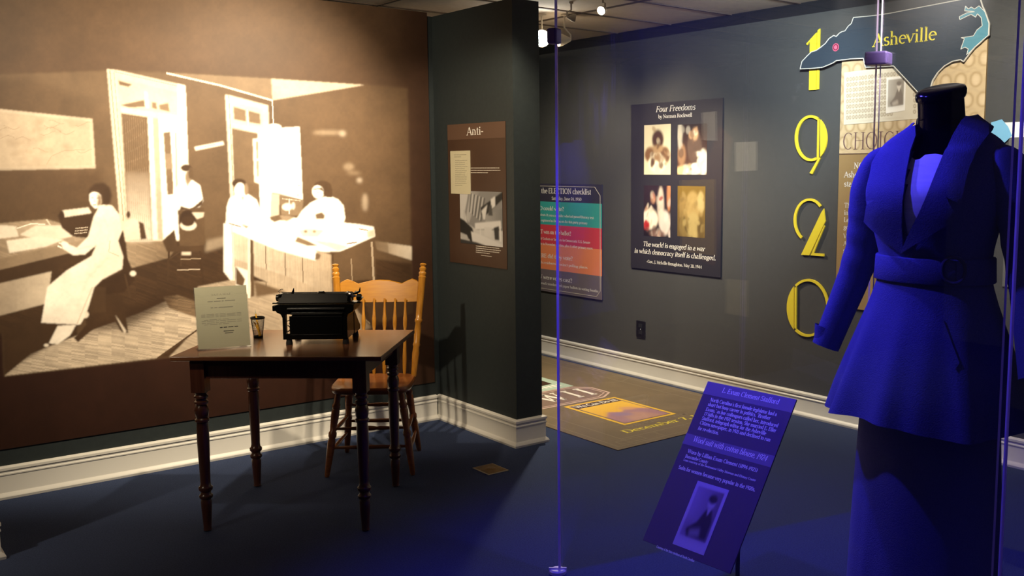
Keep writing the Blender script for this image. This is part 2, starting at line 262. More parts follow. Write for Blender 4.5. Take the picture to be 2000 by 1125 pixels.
# ------------------------------------------------------------------ a seriffed letter, drawn as pen strokes
GL = {
 'A': (.70, 't .06 0 .34 .7;k .34 .7 .62 0;h .15 .5 .23;f .06 0 .18;f .62 0 .2'), 'B': (.62, 's .14 0 .7;f .12 0 .2;f .12 .7 .2;c .3 .53 .19 .165 -90 90;h .1 .3 .7;h .1 .32 .365;c .32 .183 .22 .183 -90 90;h .1 .32 0'),
 'C': (.66, 'c .36 .35 .29 .35 50 310;t .56 .5 .57 .68'), 'D': (.72, 's .14 0 .7;f .12 0 .2;f .12 .7 .2;h .1 .32 .7;h .1 .32 0;c .32 .35 .32 .35 -90 90'),
 'E': (.60, 's .14 0 .7;h .04 .52 0;h .04 .52 .7;h .1 .42 .36;t .52 0 .55 .17;t .52 .7 .52 .55;t .42 .28 .42 .44'), 'F': (.56, 's .14 0 .7;f .13 0 .24;h .04 .52 .7;h .1 .42 .36;t .52 .7 .52 .55;t .42 .28 .42 .44'),
 'G': (.72, 'c .36 .35 .29 .35 50 310;t .56 .5 .57 .68;s .58 0 .3;f .58 .3 .22'), 'H': (.76, 's .15 0 .7;s .61 0 .7;f .15 0 .24;f .15 .7 .24;f .61 0 .24;f .61 .7 .24;h .15 .61 .36'),
 'I': (.34, 's .17 0 .7;f .17 0 .26;f .17 .7 .26'), 'J': (.38, 's .22 .05 .7;f .22 .7 .26;c .1 .05 .12 .12 -120 0'), 'L': (.56, 's .14 0 .7;f .14 .7 .24;h .04 .5 0;t .5 0 .52 .18'),
 'M': (.86, 't .13 0 .13 .7;k .13 .7 .43 .05;t .43 .05 .73 .7;s .73 0 .7;f .13 0 .2;f .73 0 .24;f .1 .7 .16;f .76 .7 .16'), 'N': (.76, 't .14 0 .14 .7;k .14 .7 .62 .02;t .62 0 .62 .7;f .14 0 .2;f .62 .7 .2;f .1 .7 .16'),
 'O': (.74, 'c .37 .35 .31 .35 0 360'), 'R': (.66, 's .14 0 .7;f .13 0 .24;f .12 .7 .2;c .3 .53 .2 .165 -90 90;h .1 .3 .7;h .1 .3 .365;k .34 .36 .58 0;f .6 0 .14'), 'S': (.54, 'c .27 .53 .18 .17 40 270;c .27 .18 .2 .18 -140 90;t .43 .54 .43 .68;t .07 .02 .07 .18'),
 'T': (.64, 's .32 0 .7;f .32 0 .26;h .04 .6 .7;t .04 .7 .04 .54;t .6 .7 .6 .54'), 'U': (.74, 's .15 .2 .7;f .15 .7 .24;c .37 .22 .22 .22 180 360;t .59 .22 .59 .7;f .59 .7 .2'), 'V': (.70, 'k .08 .7 .35 0;t .35 0 .62 .7;f .08 .7 .22;f .62 .7 .18'),
 'W': (1.0, 'k .08 .7 .3 0;t .3 0 .5 .7;k .5 .7 .72 0;t .72 0 .92 .7;f .08 .7 .22;f .92 .7 .18;f .5 .7 .2'),
 'a': (.47, 'c .21 .34 .13 .13 15 165;s .34 .04 .35;c .2 .13 .15 .13 0 360;f .39 0 .1'), 'b': (.53, 's .11 .02 .74;f .07 .74 .1;c .28 .23 .19 .23 -160 160'), 'c': (.45, 'c .25 .23 .19 .23 45 315'),
 'd': (.54, 's .42 0 .74;f .38 .74 .1;f .45 0 .1;c .25 .23 .19 .23 20 340'), 'e': (.47, 'h .07 .42 .26;c .25 .23 .19 .23 0 310'), 'f': (.33, 's .14 0 .56;f .14 0 .22;h .04 .3 .45;c .25 .58 .11 .15 40 180'),
 'g': (.49, 'c .23 .29 .15 .16 0 360;c .23 -.09 .18 .11 0 360;t .15 .16 .13 .02;t .34 .43 .45 .44'), 'h': (.56, 's .12 0 .74;f .08 .74 .1;f .12 0 .2;c .27 .28 .15 .18 0 170;s .42 0 .28;f .42 0 .2'),
 'i': (.28, 's .14 0 .45;f .14 0 .2;f .1 .45 .1;o .14 .62'), 'j': (.28, 's .15 -.1 .45;f .11 .45 .1;o .15 .62;c .07 -.1 .08 .1 -120 0'), 'k': (.52, 's .12 0 .74;f .08 .74 .1;f .12 0 .2;t .14 .2 .4 .45;k .24 .28 .44 0;f .4 .45 .16;f .44 0 .16'),
 'l': (.28, 's .14 0 .74;f .14 0 .2;f .1 .74 .1'), 'm': (.84, 's .12 0 .45;f .08 .45 .1;f .12 0 .2;c .26 .28 .14 .18 0 170;s .4 0 .28;f .4 0 .2;c .55 .28 .15 .18 0 170;s .7 0 .28;f .7 0 .2'), 'n': (.56, 's .12 0 .45;f .08 .45 .1;f .12 0 .2;c .27 .28 .15 .18 0 170;s .42 0 .28;f .42 0 .2'),
 'o': (.50, 'c .25 .23 .19 .23 0 360'), 'p': (.53, 's .11 -.22 .45;f .07 .45 .1;f .11 -.22 .2;c .28 .23 .19 .23 -160 160'), 'q': (.53, 's .42 -.22 .45;f .42 -.22 .2;c .25 .23 .19 .23 20 340'), 'r': (.40, 's .12 0 .45;f .08 .45 .1;f .12 0 .22;c .26 .28 .13 .17 50 170'),
 's': (.40, 'c .2 .34 .12 .11 30 270;c .2 .115 .14 .115 -150 90'), 't': (.33, 's .15 .08 .6;h .04 .29 .45;c .24 .1 .09 .1 180 300'), 'u': (.55, 's .12 .17 .45;f .08 .45 .1;c .26 .18 .14 .18 180 350;s .42 0 .45;f .38 .45 .1;f .46 0 .1'),
 'v': (.50, 'k .06 .45 .25 0;t .25 0 .44 .45;f .06 .45 .16;f .44 .45 .14'), 'w': (.74, 'k .06 .45 .22 0;t .22 0 .37 .45;k .37 .45 .53 0;t .53 0 .68 .45;f .06 .45 .16;f .68 .45 .14'), 'x': (.50, 'k .08 .45 .42 0;t .08 0 .42 .45;f .08 .45 .15;f .42 .45 .14;f .08 0 .14;f .42 0 .15'),
 'y': (.50, 'k .06 .45 .25 0;t .44 .45 .16 -.2;f .06 .45 .16;f .44 .45 .14;o .12 -.18'), 'z': (.45, 'h .06 .38 .45;k .36 .43 .08 .02;h .06 .4 0'),
 '0': (.54, 'c .27 .33 .2 .33 0 360'), '1': (.40, 's .2 0 .66;f .2 0 .24;t .2 .66 .08 .58'), '2': (.50, 'c .25 .48 .17 .18 -30 165;k .4 .39 .08 .03;h .06 .44 .02;t .44 .02 .46 .12'), '3': (.48, 'c .22 .5 .16 .15 -90 150;c .22 .17 .18 .18 -150 90'),
 '4': (.52, 's .36 0 .66;t .36 .66 .04 .2;h .04 .48 .2;f .36 0 .2'), '5': (.48, 'c .22 .21 .18 .21 -150 110;t .12 .4 .14 .66;h .14 .4 .64'), '7': (.48, 'h .06 .44 .64;t .06 .64 .06 .5;k .43 .63 .2 0'), '8': (.50, 'c .25 .5 .15 .15 0 360;c .25 .18 .18 .18 0 360'), '9': (.50, 'c .25 .46 .18 .2 0 360;c .22 .4 .21 .4 -80 10'),
 '.': (.24, 'o .12 .04'), ',': (.24, 'o .12 .04;t .14 .03 .09 -.12'), ':': (.26, 'o .13 .06;o .13 .38'), '!': (.28, 'k .14 .7 .14 .2;o .14 .04'), '?': (.44, 'c .2 .54 .14 .16 -60 165;t .24 .4 .21 .2;o .21 .04'), '-': (.34, 'k .06 .22 .06 .28;b .05 .29 .24'), '(': (.32, 'c .3 .3 .19 .42 120 240'), ')': (.32, 'c .02 .3 .19 .42 -60 60'),
 "'": (.2, 't .1 .72 .09 .55'), '"': (.3, 't .1 .72 .09 .55;t .2 .72 .19 .55'), ' ': (.25, ''), '_': (.75, 'b 0 .75 .24'),
}
def glyph_quads(ch, thick, thin):
    adv, code = GL.get(ch, GL[' ']); out = []
    def stroke(pts, ws):
        for i in range(len(pts) - 1):
            (x0, y0), (x1, y1) = pts[i], pts[i + 1]; L = math.hypot(x1 - x0, y1 - y0) or 1e-6
            def nrm(k):
                a = pts[max(k - 1, 0)]; b = pts[min(k + 1, len(pts) - 1)]; l = math.hypot(b[0] - a[0], b[1] - a[1]) or 1e-6
                return (-(b[1] - a[1]) / l, (b[0] - a[0]) / l)
            n0, n1 = nrm(i), nrm(i + 1); a, b = ws[i] / 2, ws[i + 1] / 2
            out.append([(x0 - n0[0] * a, y0 - n0[1] * a), (x1 - n1[0] * b, y1 - n1[1] * b), (x1 + n1[0] * b, y1 + n1[1] * b), (x0 + n0[0] * a, y0 + n0[1] * a)])
    for tok in code.split(';'):
        if not tok: continue
        p = tok.split(); k = p[0]; q = [float(v) for v in p[1:]]
        if k == 's': stroke([(q[0], q[1]), (q[0], q[2])], [thick] * 2)
        elif k == 't': stroke([(q[0], q[1]), (q[2], q[3])], [thin] * 2)
        elif k == 'k': stroke([(q[0], q[1]), (q[2], q[3])], [thick] * 2)
        elif k == 'h': stroke([(q[0], q[2]), (q[1], q[2])], [thin] * 2)
        elif k == 'b': stroke([(q[0], q[2]), (q[1], q[2])], [thin * 1.6] * 2)
        elif k == 'f': stroke([(q[0] - q[2] / 2, q[1]), (q[0] + q[2] / 2, q[1])], [thin * 1.15] * 2)
        elif k == 'o': r = thick * .55; out.append([(q[0] - r, q[1] - r), (q[0] + r, q[1] - r), (q[0] + r, q[1] + r), (q[0] - r, q[1] + r)])
        elif k == 'c':
            cx, cy, rx, ry, a0, a1 = q; n = max(6, int(abs(a1 - a0) / 26)); pts = []; ws = []
            for i in range(n + 1):
                a = math.radians(a0 + (a1 - a0) * i / n); pts.append((cx + rx * math.cos(a), cy + ry * math.sin(a)))
                ws.append(thin + (thick - thin) * abs(math.cos(a)) ** 1.3)
            stroke(pts, ws)
    return adv, out
def text(mb, st, x, y, size, align='l', slant=0.0, fit=None, z=0.0, bold=.105, thin=.042, m=None, sx=1.0):
    """size = capital height / 0.7; x,y = baseline anchor in the local plane"""
    wid = sum(GL.get(c, GL[' '])[0] for c in st)
    k = size * sx if fit is None else fit / wid
    x0 = x if align == 'l' else (x - wid * k / 2 if align == 'c' else x - wid * k)
    for c in st:
        adv, qs = glyph_quads(c, bold, thin)
        for q in qs:
            pts = [(x0 + (a + slant * b) * k, y + b * size, z) for a, b in q]
            ar = sum(pts[i][0] * pts[(i + 1) % 4][1] - pts[(i + 1) % 4][0] * pts[i][1] for i in range(4))
            mb.add(pts if ar > 0 else pts[::-1], [(0, 1, 2, 3)], m)
        x0 += adv * k
    return mb
# ------------------------------------------------------------------ a small painter for printed pictures (fills vertex colours of a fine mesh)
class Canvas:
    def __init__(s, x0, y0, x1, y1, col, res=1.0):
        s.x0, s.y0, s.res = x0, y0, res; s.w = int((x1 - x0) * res); s.h = int((y1 - y0) * res)
        s.a = np.zeros((s.h, s.w, 3)); s.a[:] = col
    def _blur(s, m, r):
        r = int(round(r * s.res))
        for ax in (0, 1):
            for _ in range(2):
                if r < 1: return m
                c = np.cumsum(np.pad(m, [(r + 1, r) if a == ax else (0, 0) for a in (0, 1)], mode='edge'), axis=ax)
                n = m.shape[ax]; m = (np.take(c, range(2 * r + 1, 2 * r + 1 + n), axis=ax) - np.take(c, range(0, n), axis=ax)) / (2 * r + 1)
        return m
    def _put(s, mask, bx, col, col2, ax, alpha, noise, blur):
        ix0, iy0, ix1, iy1 = bx
        if blur: mask = s._blur(mask, blur)
        c = np.zeros(mask.shape + (3,)); c[:] = col
        if col2 is not None:
            hh, ww = mask.shape; t = np.linspace(0, 1, ww)[None, :, None] if ax == 'x' else np.linspace(0, 1, hh)[:, None, None]
            c = np.array(col) * (1 - t) + np.array(col2) * t + 0 * c
        if noise is not None: c = c * noise[iy0:iy1, ix0:ix1, None]
        mk = (mask * alpha)[..., None]; s.a[iy0:iy1, ix0:ix1] = s.a[iy0:iy1, ix0:ix1] * (1 - mk) + c * mk
    def _box(s, xs, ys, pad):
        ix0 = max(0, int(min(xs) - pad)); iy0 = max(0, int(min(ys) - pad)); ix1 = min(s.w, int(max(xs) + pad) + 2); iy1 = min(s.h, int(max(ys) + pad) + 2)
        return (ix0, iy0, ix1, iy1) if ix1 > ix0 and iy1 > iy0 else None
    def poly(s, pts, col, col2=None, ax='x', alpha=1.0, blur=0.8, noise=None):
        P = [((x - s.x0) * s.res, (y - s.y0) * s.res) for x, y in pts]; bx = s._box([p[0] for p in P], [p[1] for p in P], 3 + 3 * blur * s.res)
        if not bx: return
        X, Y = np.meshgrid(np.arange(bx[0], bx[2]) + .5, np.arange(bx[1], bx[3]) + .5); ins = np.zeros(X.shape, bool)
        for i in range(len(P)):
            (xa, ya), (xb, yb) = P[i], P[(i + 1) % len(P)]
            if ya == yb: continue
            ins ^= ((ya > Y) != (yb > Y)) & (X < (xb - xa) * (Y - ya) / (yb - ya) + xa)
        s._put(ins.astype(float), bx, col, col2, ax, alpha, noise, blur)
    def ell(s, cx, cy, rx, ry, col, rot=0, alpha=1.0, blur=0.8, col2=None, ax='x'):
        n = 40; r = math.radians(rot); s.poly([(cx + rx * math.cos(t) * math.cos(r) - ry * math.sin(t) * math.sin(r), cy + rx * math.cos(t) * math.sin(r) + ry * math.sin(t) * math.cos(r)) for t in np.linspace(0, 2 * PI, n, endpoint=False)], col, col2, ax, alpha, blur)
    def line(s, pts, w, col, alpha=1.0, blur=0.5):
        for (xa, ya), (xb, yb) in zip(pts, pts[1:]):
            L = math.hypot(xb - xa, yb - ya) or 1; nx, ny = -(yb - ya) / L * w / 2, (xb - xa) / L * w / 2
            s.poly([(xa + nx, ya + ny), (xb + nx, yb + ny), (xb - nx, yb - ny), (xa - nx, ya - ny)], col, alpha=alpha, blur=blur)
    def sample(s, x, y):
        fx = np.clip((x - s.x0) * s.res - .5, 0, s.w - 1.001); fy = np.clip((y - s.y0) * s.res - .5, 0, s.h - 1.001)
        i, j = fx.astype(int), fy.astype(int); u, v = (fx - i)[..., None], (fy - j)[..., None]
        return (s.a[j, i] * (1 - u) + s.a[j, i + 1] * u) * (1 - v) + (s.a[j + 1, i] * (1 - u) + s.a[j + 1, i + 1] * u) * v
def grid_print(name, nx, ny, pos, color, parent=None, mat=None, depth=None):
    """fine sheet: pos(u,v) -> Nx3 array, color(u,v) -> Nx3 array, u right, v down, both 0..1"""
    u, v = np.meshgrid(np.linspace(0, 1, nx), np.linspace(0, 1, ny)); P = pos(u.ravel(), v.ravel()); c = color(u.ravel(), v.ravel())
    idx = np.arange(nx * ny).reshape(ny, nx); q = np.stack([idx[1:, :-1], idx[1:, 1:], idx[:-1, 1:], idx[:-1, :-1]], -1).reshape(-1, 4)
    me = bpy.data.meshes.new(name); me.vertices.add(nx * ny); me.vertices.foreach_set('co', P.astype(np.float32).ravel())
    me.loops.add(q.size); me.loops.foreach_set('vertex_index', q.ravel().astype(np.int32)); me.polygons.add(len(q))
    me.polygons.foreach_set('loop_start', np.arange(0, q.size, 4, dtype=np.int32)); me.update(calc_edges=True)
    at = me.color_attributes.new('print', 'FLOAT_COLOR', 'POINT'); rgba = np.ones((nx * ny, 4), np.float32); rgba[:, :3] = c
    at.data.foreach_set('color', rgba.ravel()); me.materials.append(mat or M['print'])
    o = bpy.data.objects.new(name, me); COL.objects.link(o)
    if parent: o.parent = parent
    return o
def flat_pos(x0, y0, x1, y1, z): return lambda u, v: np.stack([x0 + (x1 - x0) * u, y1 + (y0 - y1) * v, np.full_like(u, z)], -1)
def picture(name, parent, x0, y0, x1, y1, z, canvas, n=80):
    """canvas in its own 0..100 x 0..100 units, laid on the local rectangle"""
    asp = (y1 - y0) / (x1 - x0)
    return grid_print(name, n, max(4, int(n * asp)), flat_pos(x0, y0, x1, y1, z), lambda u, v: canvas.sample(u * 100, v * 100), parent)
# ------------------------------------------------------------------ the room
def struct(o): o['kind'] = 'structure'; return o
HW = 2.61                                      # the partitions stop short of the ceiling
CEIL = 2.72
struct(MB().box((-4, -3, -.05), (5.4, 9.0, 0)).build('floor', M['carpet'], smooth=0))
struct(MB().box((.30, YM, 0), (3.45, YM + .12, HW)).build('wall_back', M['paint'], smooth=0))
struct(MB().box((XP, 4.735, 0), (3.43, YM, HW)).build('wall_middle', M['paint'], smooth=0))
struct(MB().box((.36, 4.752, 0), (.579, YM, HW)).build('wall_left', M['paint'], smooth=0))
struct(MB().box((XW, -.5, 0), (XW + .12, 8.6, 2.64)).build('wall_right', M['paint_far'], smooth=0))
struct(MB().box((2.0, 8.6, 0), (XW + .12, 8.72, 2.64)).build('wall_far', M['paint_far'], smooth=0))
struct(MB().box((XW + .01, -.5, 2.64), (XW + .11, 8.6, CEIL)).build('shade_strip', M['gap_shade'], smooth=0))  # black strip above the wall; shade of the ceiling gap put into its colour
struct(MB().box((-4, -3, CEIL), (5.4, 9, CEIL + .08)).build('ceiling', M['ceiling_tile'], smooth=0))
g = MB()
for k in range(-14, 7): g.box((-4, 5.45 + .61 * k - .012, CEIL - .006), (5.4, 5.45 + .61 * k + .012, CEIL))
for k in range(-6, 5): g.box((3.09 + 1.22 * k - .012, -3, CEIL - .006), (3.09 + 1.22 * k + .012, 9, CEIL))
struct(g.build('trim_2', M['tbar'], smooth=0))
BB = [(0, 0), (.030, 0), (.032, .012), (.026, .024), (.018, .030), (.016, .034), (.016, .118), (.020, .122), (.020, .128), (.016, .132), (.016, .142), (.022, .146), (.022, .158), (.012, .164), (0, .166)]
def baseboard(name, path):
    """moulded board swept along a floor path; the room is on the right-hand side of the path"""
    n = len(path); R = []
    for i, p in enumerate(path):
        p = Vector(p); d0 = (p - Vector(path[i - 1])).normalized() if i else None; d1 = (Vector(path[i + 1]) - p).normalized() if i < n - 1 else None
        n0 = Vector((d0.y, -d0.x)) if d0 else None; n1 = Vector((d1.y, -d1.x)) if d1 else None
        nn = (n0 + n1) / (1 + n0.dot(n1)) if (n0 and n1) else (n0 or n1)
        R.append([(p.x + nn.x * a, p.y + nn.y * a, b) for a, b in BB])
    return struct(MB().rings(R).build(name, M['white_trim'], smooth=30))
baseboard('baseboard_back', [(.579, YM), (XP - .03, YM)])
baseboard('baseboard_middle', [(XP, YM), (XP, 4.735), (3.43, 4.735), (3.43, YM)])
baseboard('baseboard_left', [(.36, YM), (.36, 4.752), (.579, 4.752), (.579, YM - .03)])
baseboard('baseboard_right', [(XW, 8.57), (XW, -.5)])
# ------------------------------------------------------------------ the sepia wall mural
def tone(v):
    v = np.clip(v, 0, 1); return np.array([.011 + .92 * v ** 1.04, .0045 + .86 * v ** 1.22, .0022 + .76 * v ** 1.46])
def paint_mural():
    c = Canvas(-95, -25, 875, 850, (.026, .009, .0045))
    H, Wd = c.h, c.w
    def streaks(ang, lx, ly, amp):
        n = RNG.rand(H // ly + 3, Wd // lx + 3); n = np.repeat(np.repeat(n, ly, 0), lx, 1)[:H + 200, :Wd + 100]
        X, Y = np.meshgrid(np.arange(Wd), np.arange(H)); Y2 = (Y - X * math.tan(ang)).astype(int) % n.shape[0]
        return 1 + amp * (n[Y2, X % n.shape[1]] - .5)
    rug = streaks(math.radians(9), 26, 2, .55); wood = streaks(math.radians(20), 40, 3, .3); plank = streaks(PI / 2 - .02, 3, 30, .2)
    P, E, Ln = c.poly, c.ell, c.line; T = tone
    P([(-95, -25), (875, -25), (875, 480), (-95, 480)], (.092, .053, .027), (.036, .014, .007), 'y', blur=0); P([(780, -25), (875, -25), (875, 850), (780, 850)], (.042, .019, .010), blur=25, alpha=.9)  # border lighter at top, darker at right; spotlight falloff put into the print
    P([(-95, 150), (210, 138), (330, 142), (530, 153), (712, 165), (795, 172), (803, 510), (803, 610), (330, 697), (8, 734), (5, 640), (-95, 660)], T(.140), T(.088), blur=2)
    P([(-95, 150), (60, 148), (225, 220), (235, 470), (5, 640), (-95, 660)], T(.062), T(.120), blur=10)
    P([(322, 142), (530, 154), (530, 195)], T(.20)); P([(529, 154), (712, 166), (531, 196)], T(.52)); Ln([(324, 143), (430, 167), (530, 196)], 4, T(.62))
    # floor
    P([(-95, 600), (240, 470), (450, 470), (803, 515), (803, 610), (330, 697), (8, 734), (5, 650), (-95, 670)], T(.045), blur=2, noise=wood)
    P([(245, 468), (325, 465), (345, 482), (330, 503), (250, 525)], T(.30), T(.16), noise=wood); P([(470, 455), (440, 480), (400, 492), (402, 470)], T(.4), alpha=.6, blur=3)
    P([(385, 640), (385, 560), (460, 545), (560, 555), (655, 575), (715, 640), (640, 690), (330, 697)], T(.42), T(.34), noise=wood)
    P([(640, 560), (803, 575), (803, 610), (720, 640)], T(.05), blur=2); Ln([(700, 612), (722, 632)], 2, T(.3)); P([(690, 598), (725, 640), (700, 650)], T(.3), blur=2)
    P([(8, 734), (60, 690), (150, 655), (270, 612), (345, 578), (386, 598), (386, 644), (306, 699)], T(.50), T(.46), noise=rug)
    P([(318, 580), (345, 576), (388, 590), (388, 622), (330, 602)], T(.16), noise=rug); Ln([(306, 700), (386, 643)], 3, T(.06))
    P([(150, 655), (250, 600), (345, 570), (330, 600), (250, 640)], T(.03), alpha=.85, blur=8)
    P([(5, 650), (90, 600), (110, 640), (100, 672), (8, 726)], T(.045), blur=4)
    # map
    P([(-95, 206), (0, 213), (180, 232), (186, 329), (0, 333), (-95, 334)], T(.50)); P([(-95, 214), (0, 219), (174, 237), (180, 323), (0, 326), (-95, 328)], T(.44))
    for k in range(26):
        x = RNG.uniform(-60, 165); y = RNG.uniform(235, 300); E(x, y, RNG.uniform(4, 16), RNG.uniform(2, 7), T(.33), RNG.uniform(-20, 40), .35, 2)
    for k in range(14):
        x = RNG.uniform(-60, 150); y = RNG.uniform(232, 300); Ln([(x + t * 6, y + 4 * math.sin(t * .9 + k)) for t in range(6)], 1, T(.2), .5)
    Ln([(90, 322), (100, 305), (125, 294), (165, 292)], 1, T(.25), .6)
    P([(0, 334), (200, 334), (200, 420), (-95, 440), (-95, 334)], T(.075), blur=8)
    # first doorway
    P([(208, 135), (228, 137), (361, 167), (372, 470), (300, 470), (247, 472), (234, 440)], T(.60))
    P([(228, 152), (346, 181), (352, 470), (250, 470)], T(.55)); Ln([(214, 138), (244, 470)], 2, T(.33)); Ln([(222, 142), (249, 470)], 1.5, T(.4)); Ln([(222, 140), (354, 170)], 1.5, T(.42))
    P([(346, 164), (361, 168), (372, 470), (352, 470)], T(.85)); P([(231, 157), (344, 183), (343, 222), (235, 208)], T(.55))
    P([(230, 157), (258, 165), (250, 170), (232, 166)], T(.13)); P([(235, 205), (281, 195), (283, 209), (250, 210)], T(.15)); P([(296, 199), (305, 201), (306, 214), (296, 211)], T(.18)); P([(310, 205), (328, 201), (331, 219), (311, 214)], T(.18)); P([(281, 178), (287, 180), (290, 211), (284, 211)], T(.75))
    P([(234, 209), (344, 225), (346, 237), (236, 220)], T(.65)); P([(236, 221), (288, 229), (298, 470), (251, 470)], T(.12), T(.12), 'y')
    P([(243, 335), (292, 335), (298, 470), (251, 470)], T(.13), T(.75), 'y', blur=4)
    for k in range(12): Ln([(239 + k * 4.2, 225 + k * .7), (252 + k * 3.9, 470)], 1.2, T(.25), .35)
    P([(288, 229), (298, 230), (308, 468), (298, 468)], T(.80)); P([(298, 231), (309, 233), (318, 468), (308, 466)], T(.45)); P([(309, 228), (346, 234), (352, 468), (318, 468)], T(.92))
    P([(318, 259), (332, 257), (339, 380), (326, 381)], T(.16)); P([(341, 259), (344, 258), (346, 380), (343, 380)], T(.3)); P([(322, 300), (335, 300), (337, 330), (324, 330)], T(.3), alpha=.6)
    P([(322, 381), (346, 381), (352, 468), (324, 468)], T(1)); P([(238, 432), (262, 426), (276, 440), (282, 462), (244, 472)], T(.62)); P([(270, 432), (280, 436), (286, 466), (274, 468)], T(.05)); E(250, 419, 4, 7, T(.05))
    P([(379, 287), (435, 276), (437, 283), (381, 294)], T(.75)); Ln([(398, 287), (420, 282)], 1, T(.25))
    # second doorway
    P([(439, 185), (447, 186), (523, 206), (525, 258), (504, 256), (504, 262), (453, 250), (458, 392), (449, 388)], T(.66))
    P([(447, 197), (512, 214), (514, 250), (450, 240)], T(.6)); P([(455, 208), (479, 215), (480, 238), (456, 233)], T(.17)); P([(484, 216), (507, 222), (508, 243), (485, 239)], T(.17))
    Ln([(446, 187), (456, 388)], 1.5, T(.35)); Ln([(452, 252), (514, 263)], 1.5, T(.35)); P([(453, 252), (503, 262), (504, 420), (459, 390)], T(.15)); Ln([(482, 213), (484, 248)], 2.5, T(.7))
    P([(493, 271), (507, 270), (509, 360), (496, 356)], T(.8)); P([(499, 276), (506, 276), (507, 310), (500, 310)], T(.25)); P([(500, 314), (507, 314), (508, 345), (501, 345)], T(.3))
    # white cabinet and lamp
    P([(503, 258), (524, 252), (545, 250), (584, 248), (590, 390), (562, 383), (545, 378), (530, 376), (528, 440), (508, 440)], T(1)); P([(528, 320), (566, 320), (566, 382), (528, 376)], T(.75), alpha=.6, blur=8)
    Ln([(517, 262), (519, 440)], 1.5, T(.75)); P([(529, 378), (545, 380), (544, 420), (528, 425)], T(.6)); E(583, 362, 1.6, 2, T(.15)); E(581, 381, 1.6, 2.4, T(.15))
    Ln([(531, 195), (533, 244)], 2, T(.75)); E(534, 248, 14, 6, T(.95))
    for q in [(640, 259, 30, 4, .32), (668, 261, 6, 5, .5), (680, 326, 10, 7, .3), (701, 352, 4, 4, .6), (712, 395, 5, 17, .42), (690, 338, 14, 3, .25)]: E(*q[:4], T(q[4]), alpha=.7, blur=3)
    P([(755, 474), (803, 481), (803, 508), (757, 494)], T(.28), T(.66), blur=1); P([(730, 470), (757, 474), (757, 494), (735, 488)], T(.16), T(.28), alpha=.8)
    # desk on the left with papers and machine
    P([(-95, 445), (0, 436), (90, 428), (150, 445), (190, 465), (188, 482), (0, 527), (-95, 545)], T(.26), T(.36), noise=wood); P([(-95, 520), (0, 505), (188, 462), (188, 482), (0, 527), (-95, 545)], T(.20), T(.3))
    P([(-95, 545), (0, 527), (190, 481), (195, 492), (80, 540), (-95, 575)], T(.045)); P([(-95, 575), (100, 530), (92, 592), (0, 616), (-95, 640)], T(.20), T(.55))
    P([(-95, 445), (10, 440), (32, 442), (36, 462), (-95, 475)], T(.7)); P([(30, 445), (70, 434), (90, 436), (60, 455), (40, 462)], T(.4)); P([(38, 458), (70, 440), (120, 440), (148, 460), (90, 473)], T(.68)); P([(12, 470), (70, 462), (125, 468), (88, 482), (18, 494)], T(.74)); Ln([(32, 446), (60, 437), (88, 438)], 2, T(.8)); Ln([(90, 428), (98, 440)], 3, T(.6))
    P([(112, 420), (150, 410), (182, 416), (186, 440), (170, 465), (142, 462), (120, 445)], T(.04)); P([(121, 411), (172, 405), (178, 416), (126, 424)], T(.72)); E(120, 420, 5, 8, T(.03))
    for k in range(24): E(148 + (k % 8) * 3.2 - (k // 8), 446 + (k // 8) * 5 - (k % 8) * .3, 1.1, 1.1, T(.6), blur=.3)
    # chair and first sitter
    P([(218, 455), (240, 450), (246, 500), (262, 535), (258, 552), (240, 540), (226, 510)], T(.035)); P([(182, 556), (245, 528), (264, 545), (240, 572), (200, 575)], T(.03)); Ln([(243, 535), (254, 582)], 4, T(.05)); E(259, 534, 6, 5, T(.75))
    P([(204, 576), (238, 574), (250, 650), (236, 648), (216, 612), (152, 668), (144, 660), (190, 608)], T(.04)); P([(217, 600), (224, 614), (246, 646), (243, 652)], T(.62)); P([(180, 560), (206, 560), (206, 610), (176, 610)], T(.05)); E(165, 614, 8, 7, T(.7))
    P([(196, 398), (218, 401), (233, 420), (238, 450), (230, 470), (240, 500), (238, 525), (200, 545), (183, 562), (172, 600), (158, 634), (80, 630), (92, 560), (130, 528), (178, 500), (188, 478), (165, 497), (142, 498), (120, 484), (126, 474), (150, 484), (172, 462), (182, 424)], T(.86), T(.72), blur=1)
    Ln([(214, 470), (212, 492), (232, 500)], 2, T(.55)); Ln([(180, 560), (150, 632)], 3, T(.6), .7); E(126, 477, 8, 5, T(.85), 30)
    P([(172, 384), (174, 368), (186, 358), (202, 357), (214, 366), (218, 382), (214, 398), (204, 402), (190, 402)], T(.035), blur=1.5); P([(174, 380), (180, 374), (190, 374), (196, 382), (197, 396), (192, 406), (184, 407), (177, 399), (174, 390)], T(.88), blur=1); P([(189, 378), (197, 382), (199, 396), (193, 406), (188, 400), (190, 390)], T(.2), blur=1.5)
    E(180, 386, 2, 1, T(.12)); E(190, 387, 2, 1.2, T(.05)); P([(183, 387), (186, 394), (183, 395)], T(.45)); Ln([(181, 400), (187, 400)], 1.2, T(.3)); P([(190, 402), (204, 400), (208, 410), (192, 412)], T(.75)); P([(172, 378), (184, 368), (198, 370), (196, 378), (184, 374)], T(.04), blur=1)
    Ln([(200, 420), (212, 450), (210, 470)], 2, T(.68), .8, 1); Ln([(150, 487), (178, 480)], 2, T(.62), .7, 1); Ln([(212, 500), (170, 545), (150, 600)], 3, T(.66), .6, 2); Ln([(120, 484), (112, 480)], 3, T(.86)); Ln([(124, 478), (114, 474)], 2, T(.86))
    P([(112, 636), (148, 634), (136, 655), (112, 672), (95, 670)], T(.82)); E(90, 674, 5, 3, T(.7)); P([(150, 640), (166, 622), (168, 634), (150, 655)], T(.08))
